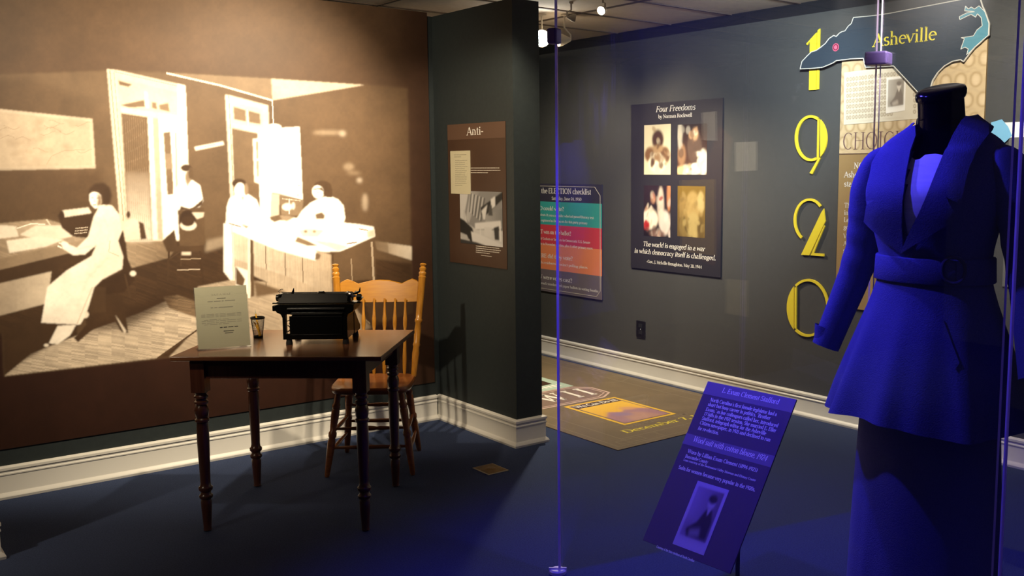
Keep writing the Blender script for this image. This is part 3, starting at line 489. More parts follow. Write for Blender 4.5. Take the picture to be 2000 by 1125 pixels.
    # sitter by the door
    P([(352, 356), (375, 352), (390, 362), (396, 392), (388, 405), (352, 408), (336, 404), (338, 372)], T(1)); E(363, 342, 9, 14, T(.9)); E(367, 346, 6, 12, T(.25)); E(363, 328, 11, 7, T(.05)); E(372, 338, 5, 12, T(.1)); E(357, 338, 1.5, 1.2, T(.1)); P([(362, 354), (369, 354), (366, 366)], T(.3))
    P([(352, 402), (372, 408), (396, 388), (395, 400), (378, 410), (350, 412)], T(.06)); P([(346, 410), (398, 405), (400, 478), (350, 485)], T(.09)); E(366, 428, 16, 18, T(.03)); E(367, 440, 16, 10, T(.72)); E(366, 432, 13, 10, T(.04)); P([(374, 415), (398, 415), (396, 424), (384, 428)], T(.62))
    P([(316, 470), (340, 448), (346, 480), (395, 482), (396, 492), (326, 492)], T(.06)); Ln([(329, 490), (327, 552)], 4, T(.05)); Ln([(352, 488), (353, 520)], 3, T(.06)); Ln([(390, 490), (396, 552)], 4, T(.04)); Ln([(330, 506), (350, 492)], 2, T(.07)); Ln([(345, 527), (390, 526)], 2, T(.45)); Ln([(352, 506), (392, 505)], 2, T(.3)); P([(354, 492), (372, 492), (372, 498), (354, 498)], T(.6))
    # standing figure
    P([(447, 388), (462, 379), (484, 379), (500, 390), (510, 415), (516, 436), (505, 446), (488, 440), (470, 448), (440, 440), (442, 405)], T(1)); P([(436, 436), (456, 440), (458, 545), (450, 548), (436, 530)], T(.97)); E(466, 358, 14, 9, T(.05)); E(468, 372, 11, 15, T(.96)); P([(476, 358), (500, 358), (505, 372), (500, 380), (482, 378), (480, 366)], T(.13), blur=2); E(480, 370, 4, 12, T(.25)); E(471, 369, 1.6, 1.2, T(.2)); P([(470, 384), (476, 384), (474, 394)], T(.4)); E(512, 436, 10, 4, T(.55)); E(476, 441, 6, 3, T(.3))
    # table, papers, brass machine
    P([(452, 440), (500, 436), (560, 424), (620, 430), (700, 438), (729, 443), (731, 462), (664, 491), (625, 492), (540, 468)], T(.97)); P([(455, 442), (560, 474), (646, 497), (648, 572), (600, 570), (540, 545), (456, 520)], T(.58), T(.36), noise=plank)
    for x in (518, 556, 590): Ln([(x, 470 + (x - 518) * .4), (x + 1, 560)], 2, T(.1), .8)
    P([(456, 505), (560, 540), (650, 575), (645, 590), (540, 560), (456, 520)], T(.45), T(.36), noise=plank); P([(460, 520), (488, 530), (488, 575), (460, 570)], T(.9)); P([(460, 520), (478, 545), (474, 560), (460, 555)], T(.1)); P([(487, 465), (494, 467), (496, 578), (489, 580)], T(.09)); Ln([(485, 462), (486, 582)], 5, T(.72)); Ln([(453, 440), (456, 548)], 4, T(.7)); P([(494, 548), (560, 570), (500, 580)], T(.12), blur=2)
    P([(453, 441), (560, 465), (618, 490), (616, 509), (540, 488), (453, 452)], T(1)); P([(616, 492), (626, 498), (622, 506), (614, 508)], T(.15)); Ln([(446, 436), (470, 443)], 2, T(.15)); P([(470, 438), (486, 442), (480, 446)], T(.2))
    P([(580, 462), (600, 470), (620, 480), (600, 480), (575, 472)], T(.2)); P([(583, 450), (600, 446), (632, 450), (620, 462), (590, 462)], T(.7)); E(596, 452, 4, 3, T(.25)); E(613, 452, 4, 3, T(.3)); P([(610, 470), (650, 474), (680, 482), (660, 490)], T(.7)); Ln([(676, 476), (696, 473)], 2, T(.1)); Ln([(700, 447), (718, 450)], 2, T(.2)); P([(716, 452), (730, 448), (731, 462), (718, 464)], T(.6))
    P([(545, 382), (560, 384), (592, 392), (588, 420), (560, 422), (548, 418)], T(.22)); E(560, 404, 10, 7, T(.85)); E(572, 402, 3, 7, T(.8)); Ln([(564, 388), (564, 418)], 1.5, T(.8)); Ln([(550, 388), (586, 392)], 1.5, T(.6)); P([(526, 428), (550, 420), (575, 424), (560, 432)], T(.3)); P([(525, 424), (545, 420), (550, 428), (535, 434)], T(.15)); E(596, 428, 12, 3, T(.2))
    P([(650, 497), (690, 482), (731, 463), (733, 545), (690, 548), (648, 560)], T(.10), blur=1); Ln([(685, 505), (687, 550)], 2, T(.3)); Ln([(725, 472), (729, 550)], 4, T(.38))
    # woman bent over the table
    P([(606, 396), (622, 388), (642, 382), (660, 390), (670, 402), (673, 425), (668, 442), (640, 440), (606, 440), (582, 436), (578, 428), (590, 410)], T(1)); P([(615, 418), (628, 414), (634, 420), (632, 428), (616, 428)], T(.15)); E(629, 364, 17, 11, T(.06)); E(620, 375, 11, 13, T(.95), -20); P([(636, 362), (648, 368), (648, 386), (638, 386), (630, 378)], T(.06), blur=1); P([(609, 369), (628, 366), (634, 376), (622, 370), (612, 371)], T(.06)); E(620, 376, 3, 1, T(.2))
    for lx, am in ((60, .22), (17, .14), (5, .10)):
        n = RNG.rand(H // lx + 3, Wd // lx + 3); yy, xx = np.meshgrid(np.arange(H) / lx, np.arange(Wd) / lx, indexing='ij'); i, j = yy.astype(int), xx.astype(int); u, v = yy - i, xx - j
        u, v = u * u * (3 - 2 * u), v * v * (3 - 2 * v); c.a *= (1 + am * ((n[i, j] * (1 - v) + n[i, j + 1] * v) * (1 - u) + (n[i + 1, j] * (1 - v) + n[i + 1, j + 1] * v) * u - .5))[..., None]
    return c
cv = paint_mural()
nz = RNG.rand(cv.h, cv.w); cv.a *= (1 + .05 * (nz - .5))[..., None]
MX0, MX1, MZ0, MZ1 = .585, 3.205, .252, 2.632
def mural_pos(u, v): return np.stack([MX0 + (MX1 - MX0) * u, np.full_like(u, -.0065), MZ1 + (MZ0 - MZ1) * v], -1)
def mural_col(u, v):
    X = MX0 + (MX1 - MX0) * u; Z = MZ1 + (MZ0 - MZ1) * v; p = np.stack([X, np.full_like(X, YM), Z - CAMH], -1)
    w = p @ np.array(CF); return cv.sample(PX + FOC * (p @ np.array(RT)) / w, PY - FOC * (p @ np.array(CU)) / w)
mu = empty('wall_mural', (0, YM - .0005, 0), 0, 'large sepia photo mural of four women in an old office behind the wooden table', 'mural')
MB().box((MX0, -.006, MZ0), (MX1, 0, MZ1)).build('backing_panel', M['brown_board'], mu, smooth=0)
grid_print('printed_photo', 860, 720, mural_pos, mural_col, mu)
# ------------------------------------------------------------------ posters on the partition and the far wall
def local(fn, o): return lambda x, y: tuple(a - b for a, b in zip(fn(x, y), o))
def board(name, label, cat, X, s0, t0, s1, t1, th, mat, part='panel', group=None):
    """a flat board hung on a wall that faces the viewer's side (-X); local x right, y up, z out"""
    e = empty(name, None, label=label, cat=cat, group=group, matrix=wall_matrix('-X', (X - .0005, -s0, t0)))
    MB().box((0, 0, 0), (s1 - s0, t1 - t0, th)).build(part, mat, e, smooth=0); return e
def ptext(mb, L, st, xl, xr, yb, cap, slant=0, z=0.006, align='l', **k):
    a = L(xl, yb); b = L(xr, yb); top = L((xl + xr) / 2, yb - cap); mid = L((xl + xr) / 2, yb)
    return text(mb, st, a[0], a[1], (top[1] - mid[1]) / .7, 'l', slant, b[0] - a[0], z, **k)
def tiny_lines(mb, L, xl, xr, ys, h, z=.006, m=None, ragged=.25):
    """rows of unreadably small print as broken dashes"""
    for i, y in enumerate(ys):
        a = L(xl, y); r = (xr - xl) * (1 - (RNG.rand() * ragged if i < len(ys) - 1 else .45)); b = L(xl + r, y); t = L(xl, y - h)[1] - a[1]; x = a[0]
        while x < b[0]:
            w = abs(t) * RNG.uniform(1.2, 4.0); e = min(x + w, b[0]); mb.box((x, a[1], z - .0002), (e, a[1] + abs(t), z), m); x = e + abs(t) * .6
# --- board on the partition
O = (-5.46, 1.060); L = local(pw, O); TH = .004
e = board('museum_panel', 'brown museum panel headed Anti- with an old street photo on the dark partition', 'poster', XP, O[0], O[1], -4.812, 1.925, TH, M['brown_board'])
W_, H_ = .648, .865; tb = L(935, 271)[1]
MB().box((0, tb, TH), (W_, H_, TH + .0006)).build('title_band', M['tan_board'], e, smooth=0)
tx = ptext(MB(), L, 'Anti-', 913, 946, 264, 15.5, z=TH + .001).build('title_lettering', M['white_ink'], e, smooth=0)
a, b = L(883, 378), L(919.5, 294)
sh = MB().box((a[0], a[1], TH), (b[0], b[1], TH + .003)).build('document_sheet', M['paper'], e, smooth=0)
t = MB(); tiny_lines(t, L, 889, 914, [303, 307], 1.2, TH + .0034, ragged=.1); tiny_lines(t, L, 891, 916, list(range(314, 364, 4)), 1.0, TH + .0034); t.build('document_print', M['ink_grey'], sh, smooth=0)
c = Canvas(0, 0, 100, 100, tone(.62), 2.0)
c.poly([(22, 0), (100, 0), (100, 70), (40, 72), (18, 62), (12, 40)], tone(.30)); c.poly([(26, 0), (48, 0), (40, 20), (22, 60), (14, 52)], tone(.55), tone(.3))
for k in range(9): c.poly([(27 + k * 4, 4 + k), (29 + k * 4, 4 + k), (24 + k * 3.4, 40 + k * 2), (22 + k * 3.4, 40 + k * 2)], tone(.12 + .5 * (k % 2)), blur=.6)
c.poly([(50, 30), (100, 0), (100, 14), (62, 44), (50, 44)], tone(.03)); c.poly([(62, 44), (100, 30), (100, 70), (60, 70)], tone(.42), tone(.25)); c.poly([(74, 14), (84, 8), (84, 26), (75, 32)], tone(.75)); c.poly([(52, 36), (66, 24), (60, 52), (56, 52)], tone(.7)); c.poly([(70, 26), (76, 24), (78, 44), (68, 44)], tone(.1))
c.poly([(36, 60), (96, 52), (97, 66), (36, 72)], tone(.72)); c.poly([(58, 66), (76, 66), (74, 84), (58, 82)], tone(.66)); c.poly([(80, 66), (92, 62), (92, 88), (82, 88)], tone(.05)); c.line([(48, 60), (49, 85)], 2.2, tone(.7)); c.line([(94, 54), (95, 90)], 3, tone(.75))
c.poly([(0, 52), (10, 56), (30, 70), (34, 84), (22, 92), (0, 88)], tone(.025)); c.poly([(0, 80), (16, 84), (20, 92), (6, 92), (0, 88)], tone(.5)); c.ell(28, 90, 6, 8, tone(.02)); c.poly([(26, 76), (45, 80), (100, 96), (100, 100), (30, 100)], tone(.7)); c.poly([(0, 92), (40, 96), (60, 100), (0, 100)], tone(.05)); c.line([(10, 36), (10, 54)], 1, tone(.4))
c.a = c.a.mean(2, keepdims=True) * np.array([1.0, .97, .93])
a, b = L(901.5, 474), L(982.5, 375); picture('street_photo', e, a[0], a[1], b[0], b[1], TH + .002, c, 110)
t = MB(); tiny_lines(t, L, 921, 982, [329, 333.5, 338], 1.5, TH + .001); t.build('caption_print', M['cream_ink'], e, smooth=0); t = MB(); tiny_lines(t, L, 931, 980, [481, 485, 489, 493], 1.5, TH + .001); tiny_lines(t, L, 941, 979, [499], 1.1, TH + .001, ragged=0); t.build('caption_print', M['cream_ink'], e, smooth=0)
# --- election checklist
O = (-7.325, .573); L = local(wl, O); TH = .012; W_ = -6.226 - O[0]; H_ = 1.526 - O[1]
e = board('election_poster', 'election checklist poster with teal, red and orange bands on the far wall', 'poster', XW, O[0], O[1], -6.226, 1.526, TH, M['navy_board'])
ys = [L(1177, y)[1] for y in (398, 446, 487, 539.5)] + [0.0]
for nm, m, y1, y0 in (('teal_band', 'teal', ys[0], ys[1]), ('red_band', 'red', ys[1], ys[2]), ('orange_band', 'orange', ys[2], ys[3]), ('slate_band', 'slate', ys[3], 0)):
    MB().box((0, y0, TH), (W_, y1, TH + .0006)).build(nm, M[m], e, smooth=0)
z = TH + .0012; k = .022; fr = MB(); P_ = [(k, k + .05), (k, H_ - k - .05), (k + .05, H_ - k), (W_ - k - .07, H_ - k), (W_ - k, H_ - k - .07), (W_ - k, k + .05), (W_ - k - .05, k), (k + .05, k)]
for p, q in zip(P_, P_[1:] + P_[:1]): fr.tube([(p[0], p[1], z), (q[0], q[1], z)], .0028, 4)
fr.build('border_line', M['cream_ink'], e, smooth=0)
t = MB(); B = dict(bold=.13, thin=.055)
ptext(t, L, 'the ELECTION checklist', 1059.5, 1157, 377, 10, z=z, **B); ptext(t, L, 'Saturday, June 24, 1950', 1080, 1138, 390, 6, z=z, **B)
for st, xr, y in (('WHO could vote?', 1104, 409), ('WHAT was on the ballot?', 1118, 454), ('WHERE did they vote?', 1121, 500), ('HOW were votes cast?', 1120, 541)): ptext(t, L, st, 1042, xr, y, 7.5, z=z, **B)
for st, xr, y in (('NC residents 21 years and older who had passed literacy test', 1162, 420.5), ('and are registered as Democrats for this party primary', 1150, 431), ('Choice of Graham or Smith to be Democratic U.S. Senate', 1155, 466), ('candidate in November election, plus 11 other primary races', 1160, 476), ('Raleigh residents: precinct polling places', 1150, 512), ('Voters mark standardized paper ballots in voting booths', 1171, 552)):
    ptext(t, L, st, 1044, xr, y, 4.6, z=z, **B)
t.build('lettering', M['white_ink'], e, smooth=0)
# --- black poster with four pictures
O = (-5.867, .872); L = local(wl, O); TH = .010; W_ = .982; H_ = 2.150 - O[1]
e = board('four_picture_poster', 'near-black poster with four colour pictures and italic quotation on the far wall', 'poster', XW, O[0], O[1], -4.885, 2.150, TH, M['blue_black'])
t = MB(); z = TH + .0012
ptext(t, L, 'Four Freedoms', 1283, 1360, 219, 11, .22, z=z); ptext(t, L, 'by Norman Rockwell', 1288, 1354, 231.5, 7, 0, z=z, bold=.12, thin=.05)
ptext(t, L, 'The world is engaged in a war', 1258, 1379, 480, 9, .2, z=z, bold=.12, thin=.05); ptext(t, L, 'in which democracy itself is challenged.', 1241, 1400, 493, 9, .2, z=z, bold=.12, thin=.05); ptext(t, L, '-Gov. J. Melville Broughton, May 30, 1944', 1265, 1373, 513, 6, 0, z=z, bold=.12, thin=.05)
t.build('lettering', M['white_ink'], e, smooth=0)
def scene_print(bg, bg2, shapes):
    c = Canvas(0, 0, 100, 100, bg, 1.5); c.poly([(0, 0), (100, 0), (100, 100), (0, 100)], bg, bg2, 'y')
    for s in shapes: c.ell(s[0], s[1], s[2], s[3], s[4], s[5] if len(s) > 5 else 0, blur=3)
    for k in range(46):
        q = shapes[RNG.randint(len(shapes))]; x, y = q[0] + RNG.normal(0, q[2] * .55), q[1] + RNG.normal(0, q[3] * .55); t_ = RNG.uniform(.55, 1.25)
        c.ell(x, y, RNG.uniform(2, 9), RNG.uniform(2, 10), np.clip(np.array(q[4] if RNG.rand() < .6 else shapes[RNG.randint(len(shapes))][4]) * t_, 0, .95), RNG.uniform(0, 180), RNG.uniform(.35, .8), 1.6)
    return c
D = lambda r, g, b: srgb((r, g, b))
prints = [
 ((1260, 341, 1312.5, 242), scene_print(D(205, 195, 165), D(230, 215, 180), [(52, 30, 22, 20, D(70, 45, 35)), (50, 50, 40, 8, D(160, 130, 95)), (20, 60, 18, 14, D(120, 85, 55)), (80, 62, 18, 16, D(110, 80, 55)), (50, 78, 34, 18, D(245, 235, 205)), (50, 66, 20, 5, D(140, 110, 80))])),
 ((1325, 341, 1383.5, 241), scene_print(D(40, 28, 26), D(90, 60, 45), [(58, 45, 24, 34, D(95, 75, 62)), (60, 20, 10, 12, D(205, 165, 125)), (15, 60, 14, 22, D(150, 115, 85)), (88, 76, 16, 26, D(235, 225, 205)), (20, 92, 24, 10, D(225, 190, 140)), (58, 90, 26, 10, D(240, 235, 220)), (8, 20, 8, 30, D(180, 175, 160))])),
 ((1259.5, 460, 1312, 363), scene_print(D(46, 32, 40), D(30, 22, 26), [(64, 42, 12, 40, D(200, 185, 170)), (24, 66, 30, 20, D(240, 225, 205)), (80, 72, 20, 24, D(215, 200, 190)), (12, 78, 12, 8, D(170, 40, 40)), (94, 20, 7, 30, D(190, 130, 90)), (36, 26, 8, 8, D(200, 150, 120)), (50, 94, 30, 6, D(120, 90, 80))])),
 ((1325, 461, 1380, 364), scene_print(D(120, 95, 35), D(100, 80, 40), [(55, 40, 26, 30, D(165, 140, 85)), (22, 40, 16, 24, D(140, 115, 65)), (58, 78, 26, 26, D(170, 150, 95)), (24, 80, 18, 20, D(120, 100, 55)), (84, 30, 12, 20, D(185, 165, 110)), (84, 82, 12, 20, D(90, 72, 36))]))]
for (xa, ya, xb, yb), c in prints:
    a, b = L(xa, ya), L(xb, yb); picture('colour_picture', e, a[0], a[1], b[0], b[1], z, c, 60)
# --- the big yellow year
def arc_px(cx, cy, rx, ry, a0, a1, n=40): return [(cx + rx * math.cos(math.radians(a)), cy - ry * math.sin(math.radians(a))) for a in np.linspace(a0, a1, n)]
def band_px(cx, cy, rx, ry, w, a0, a1, n=44): return arc_px(cx, cy, rx, ry, a0, a1, n) + arc_px(cx, cy, rx - w, ry - w, a1, a0, n)
def digit(label, outlines, base):
    o = wl(*base); L = local(wl, o); e = MB()
    for pts in outlines: e.prism([L(x, y) for x, y in pts], .003, .013)
    ob = e.build('year_digit', M['yellow'], smooth=0); ob.matrix_world = wall_matrix('-X', (XW - .0005, -o[0], o[1])); return tag(ob, label, 'number', 'yellow year numerals on the wall')
Z5 = lambda p: [(1520 + x / 4.017, 40 + y / 4.017) for x, y in p]; Z7 = lambda p: [(1520 + x / 2.9625, 300 + y / 2.9625) for x, y in p]
digit('yellow numeral 1 crossed by the state map on the far wall', [Z5([(228, 185), (310, 95), (303, 545), (250, 548), (258, 165), (236, 195)]), Z5([(318, 80), (336, 64), (325, 540), (311, 543)])], (1590, 177))
digit('yellow numeral 9 just below the numeral 1 on the far wall', [band_px(1586, 270, 31.5, 45, 5.2, 62, 290), arc_px(1586, 270, 31.5, 45, 54, -54) , [(1599, 234), (1602, 232), (1600.5, 310), (1597.5, 312)], [(1601, 308), (1605, 308), (1589, 340), (1583.5, 338)]], (1585, 340))
digit('yellow numeral 2 between the numerals 9 and 0 on the far wall', [band_px(1583.2, 430, 31, 42.5, 4.6, 42, 238), Z7([(255, 342), (270, 318), (279, 392), (186, 588), (139, 585)]), Z7([(272, 416), (194, 588), (271, 594), (271, 579), (212, 575), (276, 420)])], (1585, 498))
digit('yellow numeral 0 lowest of the year numerals on the far wall', [band_px(1580, 601, 41, 56.5, 4.8, -128, 128, 60), arc_px(1580, 601, 41, 56.5, 132, 228), [(1554.5, 562), (1558, 559), (1557.5, 643), (1554, 640)]], (1580, 658))
# --- state map
Z6 = lambda p: [(1560 + x / 4.545, y / 4.545) for x, y in p]
MAP = Z6([(52, 616), (68, 550), (112, 503), (150, 468), (196, 452), (235, 425), (275, 392), (308, 348), (350, 320), (372, 330), (400, 300), (425, 286), (450, 280), (480, 237), (506, 216), (525, 162), (680, 148), (840, 126), (1100, 76), (1350, 28), (1500, 0), (1625, -24), (1650, 0), (1668, 60), (1692, 112), (1712, 170), (1727, 212), (1722, 320), (1682, 352), (1640, 392), (1600, 425), (1562, 470), (1500, 552), (1475, 535), (1400, 550), (1330, 590), (1270, 650), (1225, 720), (1200, 806), (1150, 796), (1095, 822), (1020, 740), (880, 590), (740, 598), (632, 602), (612, 522), (500, 528), (400, 540), (372, 543), (345, 562), (300, 582), (250, 602), (150, 612)])
o = wl(1700, 130); L = local(wl, o)
e = empty('state_map', None, label='dark blue cut-out state map with Asheville in yellow above the dress form', cat='sign', matrix=wall_matrix('-X', (XW - .0005, -o[0], o[1])))
MB().prism([L(*p) for p in MAP], .030, .044, M['map_blue'], M['map_edge']).build('map_board', None, e, smooth=0)
ln = MB(); mp_ = [L(*p) for p in MAP]
for p, q in zip(mp_, mp_[1:] + mp_[:1]): ln.tube([(p[0], p[1], .0445), (q[0], q[1], .0445)], .0030, 5)
ln.build('outline', M['map_edge'], e, smooth=0)
WA = Z6([(1520, 62), (1545, 88), (1570, 70), (1600, 88), (1640, 60), (1692, 112), (1712, 170), (1727, 212), (1722, 320), (1682, 352), (1600, 425), (1565, 462), (1530, 490), (1545, 440), (1515, 425), (1478, 442), (1510, 350), (1482, 342), (1590, 325), (1622, 272), (1668, 235), (1660, 165), (1625, 130), (1610, 160), (1570, 135), (1540, 148), (1470, 182), (1465, 155), (1530, 122), (1600, 112), (1512, 104)])
MB().prism([L(*p) for p in WA], .0442, .0456).build('water_inset', M['water'], e, smooth=0)
ln = MB(); wp = [L(*p) for p in WA]
for p, q in zip(wp, wp[1:] + wp[:1]): ln.tube([(p[0], p[1], .046), (q[0], q[1], .046)], .0022, 5)
ln.build('coastline', M['map_edge'], e, smooth=0)
ptext(MB(), L, 'Asheville', 1713, 1837, 92.5, 24.5, z=.0462, bold=.115, thin=.045).build('lettering', M['yellow_ink'], e, smooth=0)
q = L(1641, 93.5); dm = MB().prism([(q[0] + .024 * math.cos(a), q[1] + .024 * math.sin(a)) for a in np.linspace(0, 2 * PI, 28, endpoint=False)], .0442, .0452, M['pink']).prism([(q[0] + .0195 * math.cos(a), q[1] + .0195 * math.sin(a)) for a in np.linspace(0, 2 * PI, 28, endpoint=False)], .0442, .0458, M['maroon']).prism([(q[0] + .0125 * math.cos(a), q[1] + .0125 * math.sin(a)) for a in np.linspace(0, 2 * PI, 28, endpoint=False)], .0442, .0464, M['pink'])
dm.build('city_dot', None, e, smooth=0)
for p in ((1720, 60), (1800, 150), (1880, 60)): q = L(*p); MB().lathe([(.0195, .012), (.031, .012)], (q[0], q[1], 0), n=10).build('standoff', M['black_matte'], e)
# --- choice panel
O = (-3.866, .771); L = local(wl, O); TH = .012; W_ = .973; H_ = 2.40 - .771; TS = L(1641, 301)[1]
tan = new_mat('golden_brown_board', (.33, .215, .085, 1), .5)
e = board('suffrage_panel', 'tan panel headed CHOICE, behind the dress form and under the state map', 'poster', XW, O[0], O[1], O[0] + W_, 2.40, TH, tan)
c = Canvas(0, 0, 100, 100, (.60, .45, .25), 4.0)
for r_ in range(7):
    for k in range(12):
        cx = k * 9.6 + (r_ % 2) * 4.8 - 2; cy = r_ * 17 + 5
        c.ell(cx, cy, 3.9, 6.6, (.40, .28, .13), blur=.5); c.ell(cx, cy, 2.9, 5.4, (.62, .46, .26), blur=.5); c.ell(cx, cy + .3, 1.9, 4, (.70, .54, .32), blur=.8)
    c.line([(x * 4.8 - 4, r_ * 17 + 14 + (2.2 if x % 2 else -2.2)) for x in range(24)], 1.1, (.52, .39, .22), .8)
def U(x, y): p = L(x, y); return (p[0] / W_ * 100, (H_ - p[1]) / (H_ - TS) * 100)
picture('patterned_photo', e, 0, TS, W_, H_, TH + .0008, c, 220)
c = Canvas(0, 0, 100, 100, (.70, .62, .46), 3.0); rr = random.Random(3)
for j in range(8):
    for k in range(22):
        if 14 < k < 21 and j > 0: continue
        x = 5 + k * 4.3 + rr.uniform(-.4, .4); y = 14 + j * 10.4; c.ell(x, y, 1.8, 4.0, (.34, .26, .16), blur=.3); c.ell(x, y, 1.0, 2.6, (.62, .54, .40), blur=.3)
for k in range(3): c.line([(8, 5 + k * 1.6), (50, 5 + k * 1.6)], .5, (.55, .47, .34), .6)
c.line([(4, 95), (80, 95)], 1.2, (.55, .47, .34), .5)
A4 = [L(1651, 244), L(1797, 232), L(1797, 124), L(1652, 142)]
def quad_pos(P4, z): return lambda u, v: np.stack([((P4[3][i] * (1 - u) + P4[2][i] * u) * (1 - v) + (P4[0][i] * (1 - u) + P4[1][i] * u) * v) for i in (0, 1)] + [np.full_like(u, z)], -1)
grid_print('parchment_collage', 150, 110, quad_pos(A4, TH + .004), lambda u, v: c.sample(u * 100, v * 100), e)
def portrait(bg1, bg2, dark, skin, border):
    c = Canvas(0, 0, 100, 100, border, 2.0); c.poly([(9, 7), (91, 7), (91, 83), (9, 83)], bg1, bg2, 'x'); c.poly([(9, 60), (91, 66), (91, 83), (9, 83)], bg2, None, alpha=.6, blur=6)
    c.poly([(62, 34), (76, 36), (86, 52), (86, 80), (28, 82), (20, 72), (44, 58), (54, 42)], dark, blur=2); c.ell(66, 26, 11, 9, skin, blur=2); c.ell(66, 20, 13, 7, dark, blur=2); c.poly([(60, 34), (72, 34), (66, 46)], skin, blur=1.5); c.poly([(30, 72), (60, 66), (66, 78), (36, 82)], skin, alpha=.5, blur=3); return c
c2 = portrait((.50, .44, .35), (.30, .26, .20), (.22, .18, .14), (.72, .63, .50), (.90, .84, .72))
A4 = [L(1734, 222), L(1771, 216), L(1773, 148), L(1735, 152)]
grid_print('portrait_card', 60, 90, quad_pos(A4, TH + .006), lambda u, v: c2.sample(u * 100, v * 100), e)
t = MB(); ptext(t, L, 'CHOICE', 1648, 1770, 292, 33, z=TH + .002, bold=.085, thin=.018); t.build('heading_lettering', new_mat('dark_brown_ink', (.16, .085, .075, 1), .7), e, smooth=0)
MB().box((0, TS - .003, TH), (W_, TS + .003, TH + .0012)).build('divider_line', M['tan_board'], e, smooth=0)
t = MB(); k = L(1700, 329)[1]; cap = L(1651, 336)[1] - L(1651, 346)[1]
def pt(st, x, yb, sz): p = L(x, yb); text(t, st, p[0], p[1], sz, z=TH + .0008, bold=.115, thin=.05, sx=.97)
s1, s2 = cap / .7 * 1.08, cap / .7 * .87
for st, x, y in (('NC women', 1670, 329), ('Asheville', 1651, 346), ('state legislature', 1651, 364), ('among', 1683, 381.5)): pt(st, x, y, s1)
for st, x, y in (('The Nineteenth', 1651.5, 405), ('into effect', 1651, 419), ('Legislature', 1650.5, 433), ('governor', 1650, 447), ('Voters', 1649.5, 465), ('Amendment', 1649.5, 479), ('someone', 1649, 492.5), ('just once', 1648.5, 506.5), ('Asheville', 1648, 524.5), ('represent', 1647.5, 538), ('Democrats', 1647.5, 551.5)): pt(st, x, y, s2)
t.build('body_lettering', M['white_ink'], e, smooth=0)
# --- paper notice with blue tape at the far right, over a grey board
ob = MB().box((0, 0, 0), (.95, .82, .010)).build('grey_wall_board', M['grey_board'], smooth=0); ob.matrix_world = wall_matrix('-X', (XW - .0005, 2.742, 1.002)); tag(ob, 'dark grey board under a white sheet beyond the dress form shoulder', 'poster')
e = empty('paper_notice', None, label='blank white sheet taped to the far wall above the dress form shoulder', cat='paper', matrix=wall_matrix('-X', (XW - .0005, 2.80, 1.818)))
MB().box((0, 0, .0105), (.86, .082, .0120)).build('sheet', M['white_paper'], e, smooth=0)
o2 = MB().prism([(-.045, .02), (.015, -.045), (.075, .01), (.05, .06), (.012, .10), (-.05, .085)], .0122, .0132).build('blue_tape', M['tape'], e, smooth=0); tag(o2, 'torn blue tape')
# --- wall outlet
e = empty('wall_outlet', None, label='black electrical outlet low on the far wall above the baseboard', cat='outlet', matrix=wall_matrix('-X', (XW - .0005, 5.742 + .062, .318)))
MB().box((0, 0, 0), (.105, .135, .008)).build('cover_plate', M['outlet'], e, smooth=0, bevel=.003)
for y in (.028, .080): MB().box((.030, y, .008), (.075, y + .032, .0105)).build('socket', M['black_matte'], e, smooth=0, bevel=.002)
MB().lathe([(0, .004), (.002, .003)], (.052, .0685, .008), n=10).build('screw', M['chrome'], e)
# ------------------------------------------------------------------ floor: printed mat, brass plate
e = empty('floor_mat', (3.65, 4.283, .0005), 0, 'olive printed floor mat lettered WWII and December 7 beside the far wall', 'mat')
MB().box((0, 0, 0), (1.42, 3.3, .004)).build('mat_sheet', M['mat'], e, smooth=0)
z = .0045; ln = MB()
def fline(pts, w, m=None, zz=z):
    for (xa, ya), (xb, yb) in zip(pts, pts[1:]):
        l = math.hypot(xb - xa, yb - ya); nx, ny = -(yb - ya) / l * w / 2, (xb - xa) / l * w / 2
        ln.add([(xa + nx, ya + ny, zz), (xa - nx, ya - ny, zz), (xb - nx, yb - ny, zz), (xb + nx, yb + ny, zz)], [(0, 1, 2, 3)], m)
for k in (.05, .17): fline([(k, k), (1.42 - k, k), (1.42 - k, 3.3 - k), (k, 3.3 - k), (k, k)], .007)
for k in range(5): fline([(.17 + .26 * k, .0), (.17 + .26 * k, .17)], .006); fline([(1.25, .4 + .6 * k), (1.42, .4 + .6 * k)], .006)
fline([(.1, .08), (.30, .08), (.30, .14), (.1, .14), (.1, .08)], .006); fline([(1.05, 1.5), (1.25, 1.42), (1.4, 1.5)], .006); fline([(1.15, .9), (1.3, .82)], .006)
ln.build('fine_lines', M['mat_line'], e, smooth=0)
hx = [tuple(a - b for a, b in zip(fl(*p), (3.65, 4.283))) for p in ((1140, 756), (1163, 756), (1197, 770), (1148, 786), (1055, 790.5))]
HX = [(-.02 + .15, 1.52), (.82, 1.52), (.93, 1.40), (.93, 1.19), (.80, 1.10), (.15, 1.10), (.04, 1.2), (.04, 1.42)]
MB().prism(HX, z - .0002, z + .0006).build('name_plate', M['mat_plate'], e, smooth=0)
ln = MB(); fline(HX + HX[:1], .018, None, z + .0012); cxx = sum(p[0] for p in HX) / 8; cyy = sum(p[1] for p in HX) / 8
HI = [(cxx + (x - cxx) * .93, cyy + (y - cyy) * .84) for x, y in HX]; fline(HI + HI[:1], .010, None, z + .0012); ln.build('plate_border', M['mat_pink'], e, smooth=0)
t = MB(); text(t, 'W W I I', .14, 1.215, .22 / .7, fit=.70, z=z + .0014, bold=.15, thin=.06); t.build('plate_lettering', M['white_ink'], e, smooth=0)
MB().box((.40, .405, z), (.865, 1.052, z + .0006)).build('gold_print', M['mat_gold'], e, smooth=0)
MB().box((.425, .43, z + .0006), (.840, 1.027, z + .001)).build('gold_print_border', M['mat_plate'], e, smooth=0)
